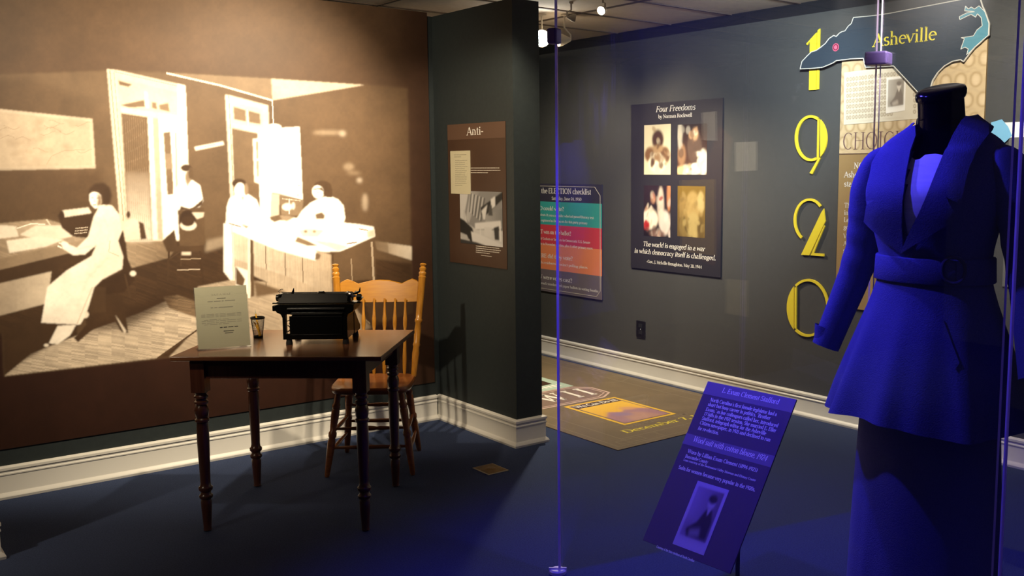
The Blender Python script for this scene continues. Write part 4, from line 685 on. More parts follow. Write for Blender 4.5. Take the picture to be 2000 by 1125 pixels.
c = Canvas(0, 0, 100, 100, (.78, .47, .05), 1.5); c.poly([(0, 0), (100, 0), (100, 100), (0, 100)], (.80, .50, .06), (.72, .38, .06), 'y')
c.poly([(0, 100), (0, 62), (25, 40), (45, 52), (70, 34), (100, 60), (100, 100)], (.36, .20, .25), blur=3); c.poly([(20, 100), (30, 66), (60, 60), (80, 78), (88, 100)], (.46, .26, .22), blur=4); c.ell(70, 40, 16, 9, (.62, .33, .16), 20, blur=4); c.ell(35, 62, 18, 10, (.30, .20, .32), 20, blur=4)
picture('gold_picture', e, .437, .442, .828, .93, z + .0014, c, 70)
tag(MB().box((.437, .935, z + .001), (.828, 1.015, z + .0014)).build('gold_title_band', M['brown_board'], e, smooth=0))
t = MB(); text(t, 'We Can Do It!', .445, .952, .056 / .7, fit=.372, z=z + .002, bold=.16, thin=.10); t.build('gold_title_lettering', M['white_ink'], e, smooth=0)
MB().box((.40, 1.537, z), (.865, 2.19, z + .0006)).build('teal_print', M['mat_teal'], e, smooth=0)
MB().prism([(.43, 1.66), (.78, 1.70), (.80, 2.0), (.60, 2.12), (.43, 2.05)], z + .0006, z + .001).build('teal_picture', M['brown_board'], e, smooth=0)
t = MB(); tiny = [(0, .0)]
for k in range(9): t.box((.44 + k * .042, 1.60, z + .0008), (.466 + k * .042, 1.66, z + .0012))
t.build('teal_print_lettering', M['white_ink'], e, smooth=0)
t = MB(); text(t, 'U.S. Enters War', .385, .350, .050 / .7, fit=.55, z=z, bold=.13, thin=.06); t.build('small_lettering', M['mat_line'], e, smooth=0)
t = MB(); text(t, 'December 7, 1941', .285, .250, .066 / .7, fit=.80, z=z, bold=.14, thin=.06); t.build('date_lettering', M['yellow_ink'], e, smooth=0)
e = empty('floor_plate', (2.876, 4.458, .0005), 0, 'small square brass plate set in the navy carpet', 'floor plate')
MB().box((-.066, -.083, 0), (.066, .083, .004)).build('plate_rim', M['brass_rim'], e, smooth=0, bevel=.0015)
MB().box((-.058, -.075, .003), (.058, .075, .0055)).build('plate_face', M['brass'], e, smooth=0)
MB().lathe([(0, .032), (.001, .030), (.0012, .010)], (0, 0, .0055), n=20).build('plate_cap', M['brass'], e)
# ------------------------------------------------------------------ table
RZ = AZ - PI / 2                                # furniture is square to the viewing direction: local x right, y away
tb = empty('wooden_table', W(-1.492, 4.658), RZ, 'dark wooden table with turned legs in front of the sepia mural', 'table')
TOPZ = .82
MB().box((-.469, -.373, TOPZ - .021), (.469, .373, TOPZ)).build('tabletop', M['wood_table'], tb, smooth=0, bevel=.004)
LX, LY = .362, .318
for a, b in (((-LX, -LY - .012, .712), (LX, -LY + .012, TOPZ - .021)), ((-LX, LY - .012, .712), (LX, LY + .012, TOPZ - .021)), ((-LX - .012, -LY, .712), (-LX + .012, LY, TOPZ - .021)), ((LX - .012, -LY, .712), (LX + .012, LY, TOPZ - .021))):
    MB().box(a, b).build('apron', M['wood_leg'], tb, smooth=0, bevel=.002)
LEG = [(0, .014), (.006, .019), (.012, .017), (.05, .019), (.11, .023), (.140, .024), (.150, .021), (.158, .029), (.168, .030), (.176, .023), (.186, .022), (.194, .030), (.206, .031), (.214, .024), (.23, .022), (.30, .0235), (.42, .027), (.48, .0265), (.508, .024), (.514, .031), (.524, .031), (.530, .025), (.545, .029), (.565, .031), (.582, .027), (.590, .022), (.596, .030), (.606, .030), (.611, .023), (.618, .023), (.623, .030), (.632, .030), (.638, .024), (.655, .030)]
leg0 = None
for sx in (-1, 1):
    for sy in (-1, 1):
        if leg0 is None:
            lm = MB().lathe(LEG, (0, 0, 0), n=24); lm.box((-.031, -.031, .650), (.031, .031, TOPZ - .022)); leg0 = lm.build('leg', M['wood_leg'], tb, smooth=40)
            o = leg0
        else: o = leg0.copy(); COL.objects.link(o); o.parent = tb
        o.location = (sx * LX, sy * LY, 0)
# ------------------------------------------------------------------ chair
ch = empty('spindle_chair', W(-1.325, 5.38), RZ + math.radians(4.5), 'honey oak chair with spindle back behind the wooden table', 'chair')
seat = MB(); sr = []
for zz, k in ((.440, .90), (.446, .97), (.460, 1.0), (.472, .995), (.480, .96)):
    sr.append([(k * .218 * math.copysign(abs(math.cos(a)) ** .45, math.cos(a)), k * .205 * math.copysign(abs(math.sin(a)) ** .5, math.sin(a)) - .02, zz) for a in np.linspace(0, 2 * PI, 48, endpoint=False)])
sr.append([(p[0] * .6, p[1] * .6 - .01, .470) for p in sr[-1]])
seat.rings(sr).build('seat', M['oak_red'], ch, smooth=50)
def turned(name, b, t, prof, mat, parent=ch, n=14):
    """prof in fractions of the length"""
    b, t = Vector(b), Vector(t); l = (t - b).length
    return MB().lathe([(f * l, r) for f, r in prof], b, t, n).build(name, mat, parent, smooth=45)
POST = [(0, .014), (.02, .017), (.10, .018), (.20, .021), (.26, .018), (.28, .022), (.30, .018), (.40, .020), (.47, .017), (.48, .022), (.50, .022), (.51, .018), (.55, .019), (.86, .021), (.875, .024), (.885, .018), (.905, .022), (.915, .022), (.925, .016), (.94, .020), (.955, .021), (.962, .016), (.970, .013), (.978, .019), (.988, .021), (.996, .015), (1.0, .004)]
for s in (-1, 1): turned('back_post', (s * .200, .135, .465), (s * .252, .29, 1.105), POST, M['oak'])
SPI = [(0, .007), (.10, .011), (.25, .012), (.40, .0095), (.52, .0085), (.55, .012), (.58, .012), (.60, .008), (.66, .0115), (.74, .012), (.80, .009), (.92, .006), (1, .0055)]
for i in range(6):
    f = (i - 2.5) / 2.5; turned('spindle', (f * .145, .152 + .012 * (1 - f * f), .466), (f * .150, .236 + .016 * (1 - f * f), .905), SPI, M['oak'], n=12)
top = [(-.238, .982), (-.215, 1.000), (-.185, 1.012), (-.155, 1.000), (-.125, .985), (-.09, .993), (-.05, 1.002), (0, 1.005), (.05, 1.002), (.09, .993), (.125, .985), (.155, 1.000), (.185, 1.012), (.215, 1.002), (.238, .985)]
cr = []
for x, zt in top:
    yb = .243 + .030 * (1 - (x / .24) ** 2); zb = .882 + .006 * (x / .24) ** 2; lean = .28
    cr.append([(x, yb - .010, zb), (x, yb - .010 + (zt - zb) * lean, zt), (x, yb + .004 + (zt - zb) * lean, zt + .003), (x, yb + .012 + (zt - zb) * lean, zt - .002), (x, yb + .012, zb), (x, yb, zb - .004)])
MB().rings(cr).build('crest_rail', M['oak_crest'], ch, smooth=40)
CL = [(0, .010), (.03, .014), (.30, .020), (.42, .021), (.46, .017), (.48, .022), (.52, .022), (.54, .017), (.70, .021), (.78, .022), (.80, .018), (.82, .022), (.85, .022), (.87, .017), (.97, .016), (1, .012)]
FT = {}
for s in (-1, 1):
    FT[s, -1] = ((s * .229, -.235, 0), (s * .168, -.165, .450)); FT[s, 1] = ((s * .209, .235, 0), (s * .160, .125, .450))
    turned('leg', *FT[s, -1], CL, M['oak_red']); turned('leg', *FT[s, 1], CL, M['oak_red'])
def on_leg(k, z): b, t = Vector(FT[k][0]), Vector(FT[k][1]); return b.lerp(t, z / .45)
STR = [(0, .007), (.2, .009), (.5, .012), (.8, .009), (1, .007)]; STB = [(0, .007), (.25, .009), (.36, .012), (.40, .008), (.44, .012), (.5, .014), (.56, .012), (.60, .008), (.64, .012), (.75, .009), (1, .007)]
for a, b, z, p in (((-1, -1), (1, -1), .155, STR), ((-1, -1), (1, -1), .255, STB), ((-1, 1), (1, 1), .20, STR), ((-1, 1), (1, 1), .30, STR), ((-1, -1), (-1, 1), .13, STR), ((-1, -1), (-1, 1), .235, STR), ((1, -1), (1, 1), .13, STR), ((1, -1), (1, 1), .235, STR)):
    turned('stretcher', on_leg(a, z), on_leg(b, z), p, M['oak_red'], n=10)
# ------------------------------------------------------------------ typewriter, seen from behind
tw = empty('typewriter', W(-1.412, 4.712, TOPZ), RZ + math.radians(4), 'black antique typewriter seen from behind on the wooden table', 'typewriter')
outl = [(-.150, .026), (.150, .026), (.150, .130), (.156, .147), (.176, .156), (.182, .166), (.182, .190), (-.182, .190), (-.182, .166), (-.176, .156), (-.158, .147), (-.150, .130)]
XZ = Matrix(((1, 0, 0, 0), (0, 0, -1, 0), (0, 1, 0, 0), (0, 0, 0, 1)))      # xy outline -> xz, extruded along -y
bd = MB().prism([(-.104, .026), (.150, .026), (.150, .130), (.156, .147), (.176, .156), (.182, .166), (.182, .190), (-.182, .190), (-.182, .166), (-.176, .156), (-.158, .147), (-.104, .146)], -.04, .125)
bd.prism([(-.150, .026), (-.135, .026), (-.135, .146), (-.158, .147), (-.150, .130)], .10, .125).prism([(-.135, .026), (-.104, .026), (-.104, .058), (-.135, .052)], .10, .125)
bd.xf(XZ).build('body', M['black'], tw, smooth=0, bevel=.004)
MB().box((-.118, -.1285, .048), (.128, -.124, .138)).build('rear_panel', M['black'], tw, smooth=0, bevel=.002)
for zz, x0, x1 in ((.150, -.11, .13), (.172, -.125, .14)): MB().tube([(x0, -.131, zz), (x1, -.131, zz)], .0045, 8).build('rear_rod', M['black'], tw)
kb = MB(); side = [(.04, .026), (.185, .026), (.190, .045), (.15, .070), (.04, .150)]
YZ = Matrix(((0, 0, 1, 0), (1, 0, 0, 0), (0, 1, 0, 0), (0, 0, 0, 1)))
MB().prism(side, -.100, .152).xf(YZ).build('keyboard_housing', M['black'], tw, smooth=0, bevel=.004)
keys = MB()
for r_ in range(4):
    for k in range(10): keys.lathe([(0, .003), (.012, .003), (.012, .0068), (.016, .0065)], (-.090 + k * .0235 + r_ * .004, .172 - r_ * .028, .052 + r_ * .018), n=10)
tag(keys.build('key_bank', M['ivory'], tw, smooth=30), 'pale round keys')
for x in (-.126, .138):
    for y in (-.110, .06 if x < 0 else .130): MB().lathe([(0, .015), (.004, .016), (.022, .013), (.028, .013)], (x, y, 0), n=14).build('foot', M['rubber'], tw)
MB().box((-.205, -.085, .191), (.208, -.055, .197)).build('carriage_rail', M['black'], tw, smooth=0, bevel=.001)
MB().lathe([(0, .018), (.004, .021), (.334, .021), (.338, .018)], (-.172, -.045, .222), (1, -.045, .222), 24).build('platen', M['black_matte'], tw)
MB().prism([(-.118, .198), (-.100, .198), (-.074, .236), (-.086, .241)], -.168, .150).xf(YZ).build('paper_table', M['black'], tw, smooth=0, bevel=.002)
MB().box((-.174, -.10, .196), (-.158, -.02, .240)).build('carriage_end', M['black'], tw, smooth=0, bevel=.004)
MB().box((.150, -.10, .196), (.164, -.02, .236)).build('carriage_end', M['black'], tw, smooth=0, bevel=.004)
for x0, x1 in ((-.196, -.174), (.182, .206)): MB().lathe([(0, .012), (.003, .017), (abs(x1 - x0) - .003, .017), (abs(x1 - x0), .012)], (x0, -.045, .215), (1, -.045, .215), 18).build('platen_knob', M['black'], tw)
rr = random.Random(2)
for k in range(6): MB().lathe([(0, .004), (.010, .007), (.014, .004)], (.150 + k * .006, -.098 + rr.uniform(0, .05), .228 + rr.uniform(-.012, .014)), (.150 + k * .006 + rr.uniform(-1, 1), -.5, .24), 8).build('chrome_fitting', M['chrome'], tw)
MB().tube([(.14, -.1, .243), (.165, -.103, .246), (.178, -.10, .232)], .003, 6).build('chrome_arm', M['chrome'], tw)
MB().tube([(-.165, -.09, .244), (-.172, -.095, .254), (-.160, -.09, .262), (-.150, -.09, .262)], .002, 6).build('chrome_clip', M['chrome'], tw)
MB().tube([(.182, -.05, .215), (.214, -.05, .215)], .004, 8).build('knob_pin', M['chrome'], tw)
MB().tube([(.165, -.09, .236), (.196, -.095, .244), (.207, -.097, .250), (.210, -.098, .268)], [.005, .006, .005, .002], 8).build('return_lever', M['black'], tw)
MB().tube([(-.112, -.075, .238), (-.106, -.08, .252), (-.103, -.08, .266)], [.007, .005, .0015], 8).build('paper_finger', M['black'], tw)
MB().lathe([(0, .018), (.010, .020), (.018, .012)], (.02, -.06, .230), n=16).build('ribbon_cover', M['black'], tw)
MB().box((-.200, -.11, .160), (-.180, -.06, .186)).build('carriage_bracket', M['black'], tw, smooth=0, bevel=.004)
em = MB(); ez = -.112
for pts, r in (([(-.134, .060), (-.124, .066), (-.118, .076), (-.122, .086), (-.130, .092)], .0022), ([(-.106, .068), (-.114, .084), (-.112, .098), (-.118, .106), (-.124, .100)], .0022), ([(-.134, .112), (-.122, .116), (-.116, .126), (-.122, .134)], .002), ([(-.108, .110), (-.112, .124), (-.108, .140)], .002)): em.tube([(x, ez, zz) for x, zz in pts], r, 6)
em.build('scroll_ironwork', M['black'], tw)
# ------------------------------------------------------------------ tabletop sign, pencil cup, pencils
a, b = W(-1.893, 4.42, TOPZ), W(-1.690, 4.538, TOPZ); d = (b - a); wd = d.length; ang = math.atan2(d.y, d.x)
sg = empty('sign_holder', (a + b) / 2, ang, 'clear acrylic holder with a typed cream sheet at the left of the tabletop', 'sign')
TL = Matrix.Rotation(math.radians(-10), 4, 'X') @ Matrix(((1, 0, 0, 0), (0, 0, -1, 0), (0, 1, 0, 0), (0, 0, 0, 1)))
Lh = .292
MB().box((-wd / 2, 0, .0015), (wd / 2, Lh, .0035)).xf(TL).build('front_sheet', M['acrylic'], sg, smooth=0)
pp = MB().box((-wd / 2 + .004, .008, 0), (wd / 2 - .004, Lh - .002, .0012)).xf(TL).build('paper', M['paper'], sg, smooth=0)
MB().box((-wd / 2, 0, -.0025), (wd / 2, Lh, -.0005)).xf(TL).build('back_sheet', M['acrylic'], sg, smooth=0)
MB().box((-wd / 2, -.004, 0), (wd / 2, .075, .003)).build('foot', M['acrylic'], sg, smooth=0)
t = MB(); w2 = wd - .008; z = .0014
text(t, 'TAKE A SEAT', 0, Lh * .855, .011, 'c', fit=w2 * .38, z=z)
def dash(y, ws, h, x=0):
    tot = sum(ws) + .012 * (len(ws) - 1) * 1; tot = sum(ws) + .02 * (len(ws) - 1); xx = x - tot / 2
    for w_ in ws: t.box((xx * w2, y * Lh, z - .0002), ((xx + w_) * w2, y * Lh + h, z)); xx += w_ + .02
dash(.755, [.1, .13, .04, .2], .004); dash(.655, [.05, .06, .28], .004)
for k, y in enumerate((.555, .535, .515, .47, .45, .42, .395)): dash(y, [.08, .15, .06, .12, .17, .09][:6 - (k in (3, 6)) * 2], .0022, -.02 - (k in (3, 6)) * .1)
t.xf(TL).build('faded_lettering', M['ink_grey'], sg, smooth=0)
t = MB(); dash(.80, [.17], .003, .0); dash(.335, [.05, .07, .1, .07], .0042, .11); dash(.275, [.2], .0038, .10); dash(.245, [.16], .003, .10); t.xf(TL).build('dark_lettering', M['ink_dark'], sg, smooth=0)
cup = empty('pencil_cup', W(-1.748, 4.790, TOPZ), RZ, 'black wire mesh pencil cup on the table beside the typewriter', 'cup')
mesh = MB(); n = 30; hgt = .098
def cr_(f): return .021 + .012 * f
for k in range(n):
    for dr in (1, -1):
        mesh.tube([(cr_(f) * math.cos(2 * PI * k / n + dr * f * 1.2), cr_(f) * math.sin(2 * PI * k / n + dr * f * 1.2), .003 + f * hgt) for f in np.linspace(0, 1, 6)], .00055, 4)
mesh.build('mesh_wall', M['black_matte'], cup, smooth=0)
MB().rings([[(r * math.cos(a), r * math.sin(a), z) for a in np.linspace(0, 2 * PI, 28, endpoint=False)] for r, z in ((.0335, .094), (.0350, .0955), (.0355, .102), (.0335, .103), (.0320, .102), (.0318, .095))], cap=False).build('rim', M['black'], cup)
MB().lathe([(0, .0215), (.001, .023), (.010, .0235), (.010, .0215), (.004, .021)], n=28).build('base', M['black'], cup)
def pencil(label, b, t):
    e = empty('pencil', W(-1.748, 4.790, TOPZ), RZ, label, 'pencil', 'pencils in the mesh cup'); b, t = Vector(b), Vector(t); d = (t - b).normalized(); l = (t - b).length
    MB().lathe([(0, .0036), (l - .022, .0036)], b, t, 6).build('barrel', M['pencil'], e, smooth=0)
    MB().lathe([(0, .0036), (.018, .0012)], b + d * (l - .022), t, 8).build('wooden_cone', M['paper'], e); MB().lathe([(0, .0012), (.004, .0003)], b + d * (l - .004), t + d, 6).build('lead', M['graphite'], e)
pencil('upright yellow pencil standing out of the mesh cup', (.008, -.006, .007), (-.006, -.012, .142))
pencil('yellow pencil leaning left inside the mesh cup', (.012, .0, .008), (-.022, -.008, .098)); pencil('orange pencil leaning steeply at the back of the mesh cup', (.010, .008, .008), (-.012, .012, .102))
# ------------------------------------------------------------------ glass case (four panes, clamped at the corners)
cL, cF, cB = Vector((-.222, 3.86)), Vector((.990, 2.42)), Vector((1.232, 4.63)); cR = Vector((2.55, 3.30))
wv = lambda p, z=0.0: W(p.x, p.y, z)
case = empty('display_case', wv((cL + cR) / 2), 0, 'tall frameless glass case with violet clamps around the dress form', 'display case')
base_off = wv((cL + cR) / 2)
def pane(p, q, z0, z1, m):
    a, b = wv(p), wv(q); d = (b - a).normalized(); a2 = a + d * .012; l = (b - a).length - .024; T_ = .012
    mb = MB(); mb.add([(0, -T_ / 2, 0), (l, -T_ / 2, 0), (l, -T_ / 2, z1 - z0), (0, -T_ / 2, z1 - z0), (0, T_ / 2, 0), (l, T_ / 2, 0), (l, T_ / 2, z1 - z0), (0, T_ / 2, z1 - z0)], [(0, 1, 2, 3), (5, 4, 7, 6)], m)
    mb.add(mb.v[:8], [(4, 0, 3, 7), (1, 5, 6, 2)], M['edge'])
    mb.add(mb.v[:8], [(3, 2, 6, 7), (4, 5, 1, 0)], m)
    o = mb.build('glass_pane', None, case, smooth=0); o.location = a2 - base_off + UP * z0; o.rotation_euler = (0, 0, math.atan2(d.y, d.x)); return o
for p, q, m in ((cL, cF, 'glass_smudged'), (cL, cB, 'glass'), (cB, cR, 'glass'), (cF, cR, 'glass')):
    pane(p, q, -.002, 2.70, M[m])
for p, s in ((cL, .022), (cF, .03), (cB, .052), (cR, .03)):
    o = MB().box((-s, -s, 2.122), (s, s, 2.182)).build('corner_clamp', M['clamp'], case, smooth=0, bevel=.008); o.location = wv(p) - base_off; o.rotation_euler = (0, 0, math.radians(20))
    o = MB().lathe([(0, .034), (.012, .034), (.018, .028)], n=24).box((-.004, -.036, .001), (.004, .036, .024)).build('floor_clip', M['clip'], case, smooth=40); o.location = wv(p) - base_off; o.rotation_euler = (0, 0, math.radians(50))
# ------------------------------------------------------------------ the neighbouring wall, met only as reflections in the case
YR = 5.20
struct(MB().box((-4.0, YR, 0), (.36, YR + .12, HW)).build('wall_side', M['paint'], smooth=0))
def refl(x, y):
    d = px_ray(x, y); t = (2.30 - CAM.x) / d.x; p = CAM + d * t; d = Vector((-d.x, d.y, d.z)); q = p + d * ((YR - p.y) / d.y); return (q.x, q.z)
def rprint(name, label, cat, px, m, th=.006, z0=0):
    P = [refl(*p) for p in px]; o = (sum(p[0] for p in P) / len(P), min(p[1] for p in P)); ob = MB().prism([(p[0] - o[0], p[1] - o[1]) for p in P], z0, th, m).build(name, None, smooth=0)
    ob.matrix_world = wall_matrix('-Y', (o[0], YR - .0005, o[1])); return tag(ob, label, cat)
rprint('notice_sheet', 'pale sheet mirrored in the glass right of the four-picture poster', 'paper', [(1430, 278), (1472, 276), (1472, 333), (1431, 335)], M['white_paper'])
rprint('notice_sheet', 'pale sheet mirrored low in the glass right of the four-picture poster', 'paper', [(1412, 545), (1455, 548), (1455, 620), (1412, 612)], M['paper'])
rprint('gold_frame', 'gold framed picture mirrored over the lower right colour picture', 'picture', [(1322, 352), (1389, 350), (1390, 500), (1323, 492)], new_mat('gold_leaf_print', (.75, .52, .12, 1), .5), .012, .006)
rprint('portrait_print', 'small pale portrait print mirrored over the upper right colour picture', 'picture', [(1365, 220), (1392, 217), (1393, 275), (1366, 273)], M['white_paper'])
rprint('brown_banner', 'slanting brown banner mirrored beside the four-picture poster', 'banner', [(1400, 245), (1425, 270), (1390, 520), (1340, 500), (1345, 400)], new_mat('rust_brown_cloth', (.22, .10, .05, 1), .8), .003)
light('side_wall_spot', 'SPOT', (-1.6, 3.6, 2.6), (-1.3, 5.2, 1.3), 260, WARM, .05, 110, .8)
# ------------------------------------------------------------------ violet reading panel on a stand
PSI, TAU = math.radians(-46.82), math.radians(56.89); SW, SH = .4236, .6583
E1 = RT * math.cos(PSI) + FW * math.sin(PSI); E2 = (RT * -math.sin(PSI) + FW * math.cos(PSI)) * math.cos(TAU) + UP * math.sin(TAU); E3 = E1.cross(E2)
SO = W(.391, 3.50, 1.64 - 1.002 * 1.094) - E1 * SW / 2 - E2 * SH / 2
SM = Matrix.Identity(4)
for i in range(3): SM[i][0], SM[i][1], SM[i][2], SM[i][3] = E1[i], E2[i], E3[i], SO[i]
def sl(x, y): p = on_plane(x, y, E3, E3.dot(SO)) - SO; return (p.dot(E1), p.dot(E2))
sp = empty('reading_panel', None, label='slanted violet text panel with a portrait, on a stand inside the glass case', cat='sign', matrix=SM)
MB().box((0, 0, -.006), (SW, SH, 0)).build('board', M['sign_bg'], sp, smooth=0, bevel=.001)
Q = lambda x, y: (1240 + x / 5.6235, 740 + y / 5.6235)
yb1 = sl(*Q(770, 165))[1]; b0 = sl(*Q(590, 600))[1]; b1 = sl(*Q(548, 715))[1]
MB().box((0, yb1, 0), (SW, SH, .0006)).build('title_band', M['sign_band'], sp, smooth=0); MB().box((0, b1, 0), (SW, b0, .0006)).build('heading_band', M['sign_band'], sp, smooth=0)
t = MB()
def st_(s, xa, ya, xb, yb, size, slant=0, **k):
    a, b = sl(*Q(xa, ya)), sl(*Q(xb, yb)); text(t, s, a[0], (a[1] + b[1]) / 2, size, 'l', slant, b[0] - a[0], .0012, **(k or dict(bold=.13, thin=.06)))
st_('L. Exum Clement Stafford', 950, 160, 1580, 268, .027, .1)
for s, xa, ya, xb, yb in (("North Carolina's first female legislator had a", 820, 255, 1560, 398), ('short but busy career in politics. "Brother', 795, 305, 1490, 440), ('Exum," as her colleagues called her, introduced', 772, 360, 1575, 520), ('17 bills in the 1921 session. She married E. Eller', 752, 410, 1555, 575), ('Stafford, telegraph editor for the Asheville', 730, 455, 1440, 610), ('Citizen newspaper, in 1921 and declined to run', 708, 505, 1490, 680), ('for re-election.', 690, 560, 920, 610)): st_(s, xa, ya, xb, yb, .0195, bold=.15, thin=.075)
st_('Wool suit with cotton blouse, 1924', 632, 690, 1445, 900, .030, .22)
for s, xa, ya, xb, yb, z in (('Worn by Lillian Exum Clement (1894-1925)', 575, 815, 1345, 1020, .020), ('Buncombe County', 550, 865, 800, 930, .018), ('Loan courtesy of the Swannanoa Valley Museum and History Center', 530, 905, 1330, 1120, .012), ('Suits for women became very popular in the 1920s.', 475, 990, 1321, 1234, .020), ('Courtesy of the State Archives of North Carolina', 236, 1853, 652, 2012, .012)): st_(s, xa, ya, xb, yb, z, bold=.15, thin=.075)
t.build('lettering', M['sign_ink'], sp, smooth=0)
c = portrait((.36, .27, .44), (.16, .10, .17), (.05, .03, .05), (.45, .36, .50), (.50, .40, .60))
Q5 = lambda x, y: (1240 + x / 4.591, 880 + y / 4.591)
tl, br_ = sl(*Q5(565, 270)), sl(*Q5(620, 945)); tr = sl(*Q5(845, 355)); bl = sl(*Q5(340, 835))
picture('portrait_photo', sp, (tl[0] + bl[0]) / 2, (bl[1] + br_[1]) / 2, (tr[0] + br_[0]) / 2, (tl[1] + tr[1]) / 2, .0010, c, 70)
iM = SM.inverted(); foot = W(.483, 3.615, 0)
def loc_s(p): return tuple(iM @ Vector(p))
MB().tube([loc_s(foot + UP * .008), loc_s(foot + UP * .50)], .009, 10).build('pole', M['black_matte'], sp)
MB().lathe([(0, .14), (.006, .14), (.010, .13), (.012, .02)], foot, foot + UP, 32).xf(iM).build('base_plate', M['black_matte'], sp)
MB().box((SW * .3, SH * .42, -.02), (SW * .7, SH * .58, -.006)).build('bracket', M['black_matte'], sp, smooth=0)
# ------------------------------------------------------------------ dress form in a blue wool suit
TH_ = math.radians(-48); SCF = 1.08; ms = W(.917 * SCF, 2.78 * SCF, CAMH - CAMH * SCF)
df = empty('dress_form', None, 0, 'black dress form wearing a belted blue wool suit inside the glass case', 'mannequin', matrix=Matrix.Translation(ms) @ Matrix.Rotation(RZ + TH_, 4, 'Z') @ Matrix.Scale(SCF, 4))
DM = Matrix.Translation(ms) @ Matrix.Rotation(RZ + TH_, 4, 'Z') @ Matrix.Scale(SCF, 4); DI = DM.inverted()
def interp(keys, z):
    zs = [k[0] for k in keys]; return [float(np.interp(z, zs, [k[i] for k in keys])) for i in range(1, len(keys[0]))]
def smooth_keys(keys, n):
    zs = np.array([k[0] for k in keys]); zz = np.linspace(zs[0], zs[-1], n); out = []
    A = np.array([[np.interp(z, zs, [k[i] for k in keys]) for i in range(1, len(keys[0]))] for z in zz])
    for _ in range(3): A[1:-1] = (A[:-2] + 2 * A[1:-1] + A[2:]) / 4
    return [(z,) + tuple(a) for z, a in zip(zz, A)]
# z, centre x, centre y, half width, half depth, squareness
JK = [(.945, 0, 0, .292, .262), (1.02, 0, 0, .272, .240), (1.10, 0, 0, .245, .213), (1.19, 0, 0, .212, .180), (1.27, 0, 0, .182, .150), (1.33, 0, 0, .163, .134), (1.40, 0, 0, .160, .130), (1.46, 0, -.004, .174, .142), (1.53, 0, -.010, .196, .158), (1.58, 0, -.010, .206, .156), (1.63, 0, 0, .206, .132), (1.67, 0, .006, .200, .112), (1.695, 0, .010, .194, .098), (1.72, 0, .014, .176, .088), (1.742, 0, .016, .142, .080), (1.765, 0, .018, .094, .072), (1.785, 0, .022, .078, .070)]
NA = 112; jr = []; FOLD = [(-2.15, .16, .10), (-1.55, .12, .05), (-.75, .14, .08), (.1, .25, .06), (1.1, .3, .06), (2.3, .3, .07), (-2.75, .2, .06)]
for z, cx, cy, a, b in smooth_keys(JK, 84):
    t_ = max(0.0, (1.33 - z) / .385); r_ = []
    for j in range(NA):
        th = -PI + 2 * PI * j / NA; k = 1.0
        for th0, w_, am in FOLD:
            dth = (th - th0 + PI) % (2 * PI) - PI; k += am * t_ ** 1.2 * (math.exp(-(dth / w_) ** 2) - .35 * math.exp(-((abs(dth) - 1.6 * w_) / w_) ** 2))
        zz = z + (.012 * math.sin(3 * th + .6) * t_ ** 3)
        k += .006 * math.sin(9 * th + 14 * z) * (z > 1.42)
        r_.append((cx + a * k * math.cos(th), cy + b * k * math.sin(th), zz))
    jr.append(r_)
jm = MB().rings(jr, cap=False)
rim = [[(p[0] * .985, p[1] * .985, p[2] + .004) for p in jr[0]], jr[0]]; jm.rings([[(p[0] * .95, p[1] * .95, p[2] + .02) for p in jr[0]]] + rim, cap=False)
bvh = BVHTree.FromPolygons(jm.v, jm.f)
camL = DI @ CAM
def to_px(p):
    d = DM @ Vector(p) - CAM; w = d.dot(CF); return (PX + FOC * d.dot(RT) / w, PY - FOC * d.dot(CU) / w)
def inside(x, y, poly):
    r = False
    for (xa, ya), (xb, yb) in zip(poly, poly[1:] + poly[:1]):
        if (ya > y) != (yb > y) and x < (xb - xa) * (y - ya) / (yb - ya) + xa: r = not r
    return r
NECKLINE = [(1784, 200), (1892, 200), (1880, 240), (1862, 272), (1815, 385), (1772, 472), (1766, 430), (1768, 380), (1774, 330), (1784, 290)]
keep = []
for f in jm.f:
    c_ = sum((Vector(jm.v[i]) for i in f), Vector()) / len(f)
    if c_.y < .06 and c_.z > 1.45 and inside(*to_px(c_), NECKLINE): continue
    keep.append(f)
jm.f = keep; jm.mi = [0] * len(keep)
jk = jm.build('suit_jacket', M['wool'], df, smooth=60)
def hit(x, y, off):
    d = (DI.to_3x3() @ px_ray(x, y)).normalized(); p, n, i, ds = bvh.ray_cast(camL, d)
    if p is None:
        q = camL + d * ((Vector((0, 0, 1.5)) - camL).dot(d)); p, n, i, ds = bvh.find_nearest(q); n = (q - p).normalized() if (q - p).length > 1e-5 else n; return p + n * off
    if n.dot(d) > 0: n = -n
    return p + n * off
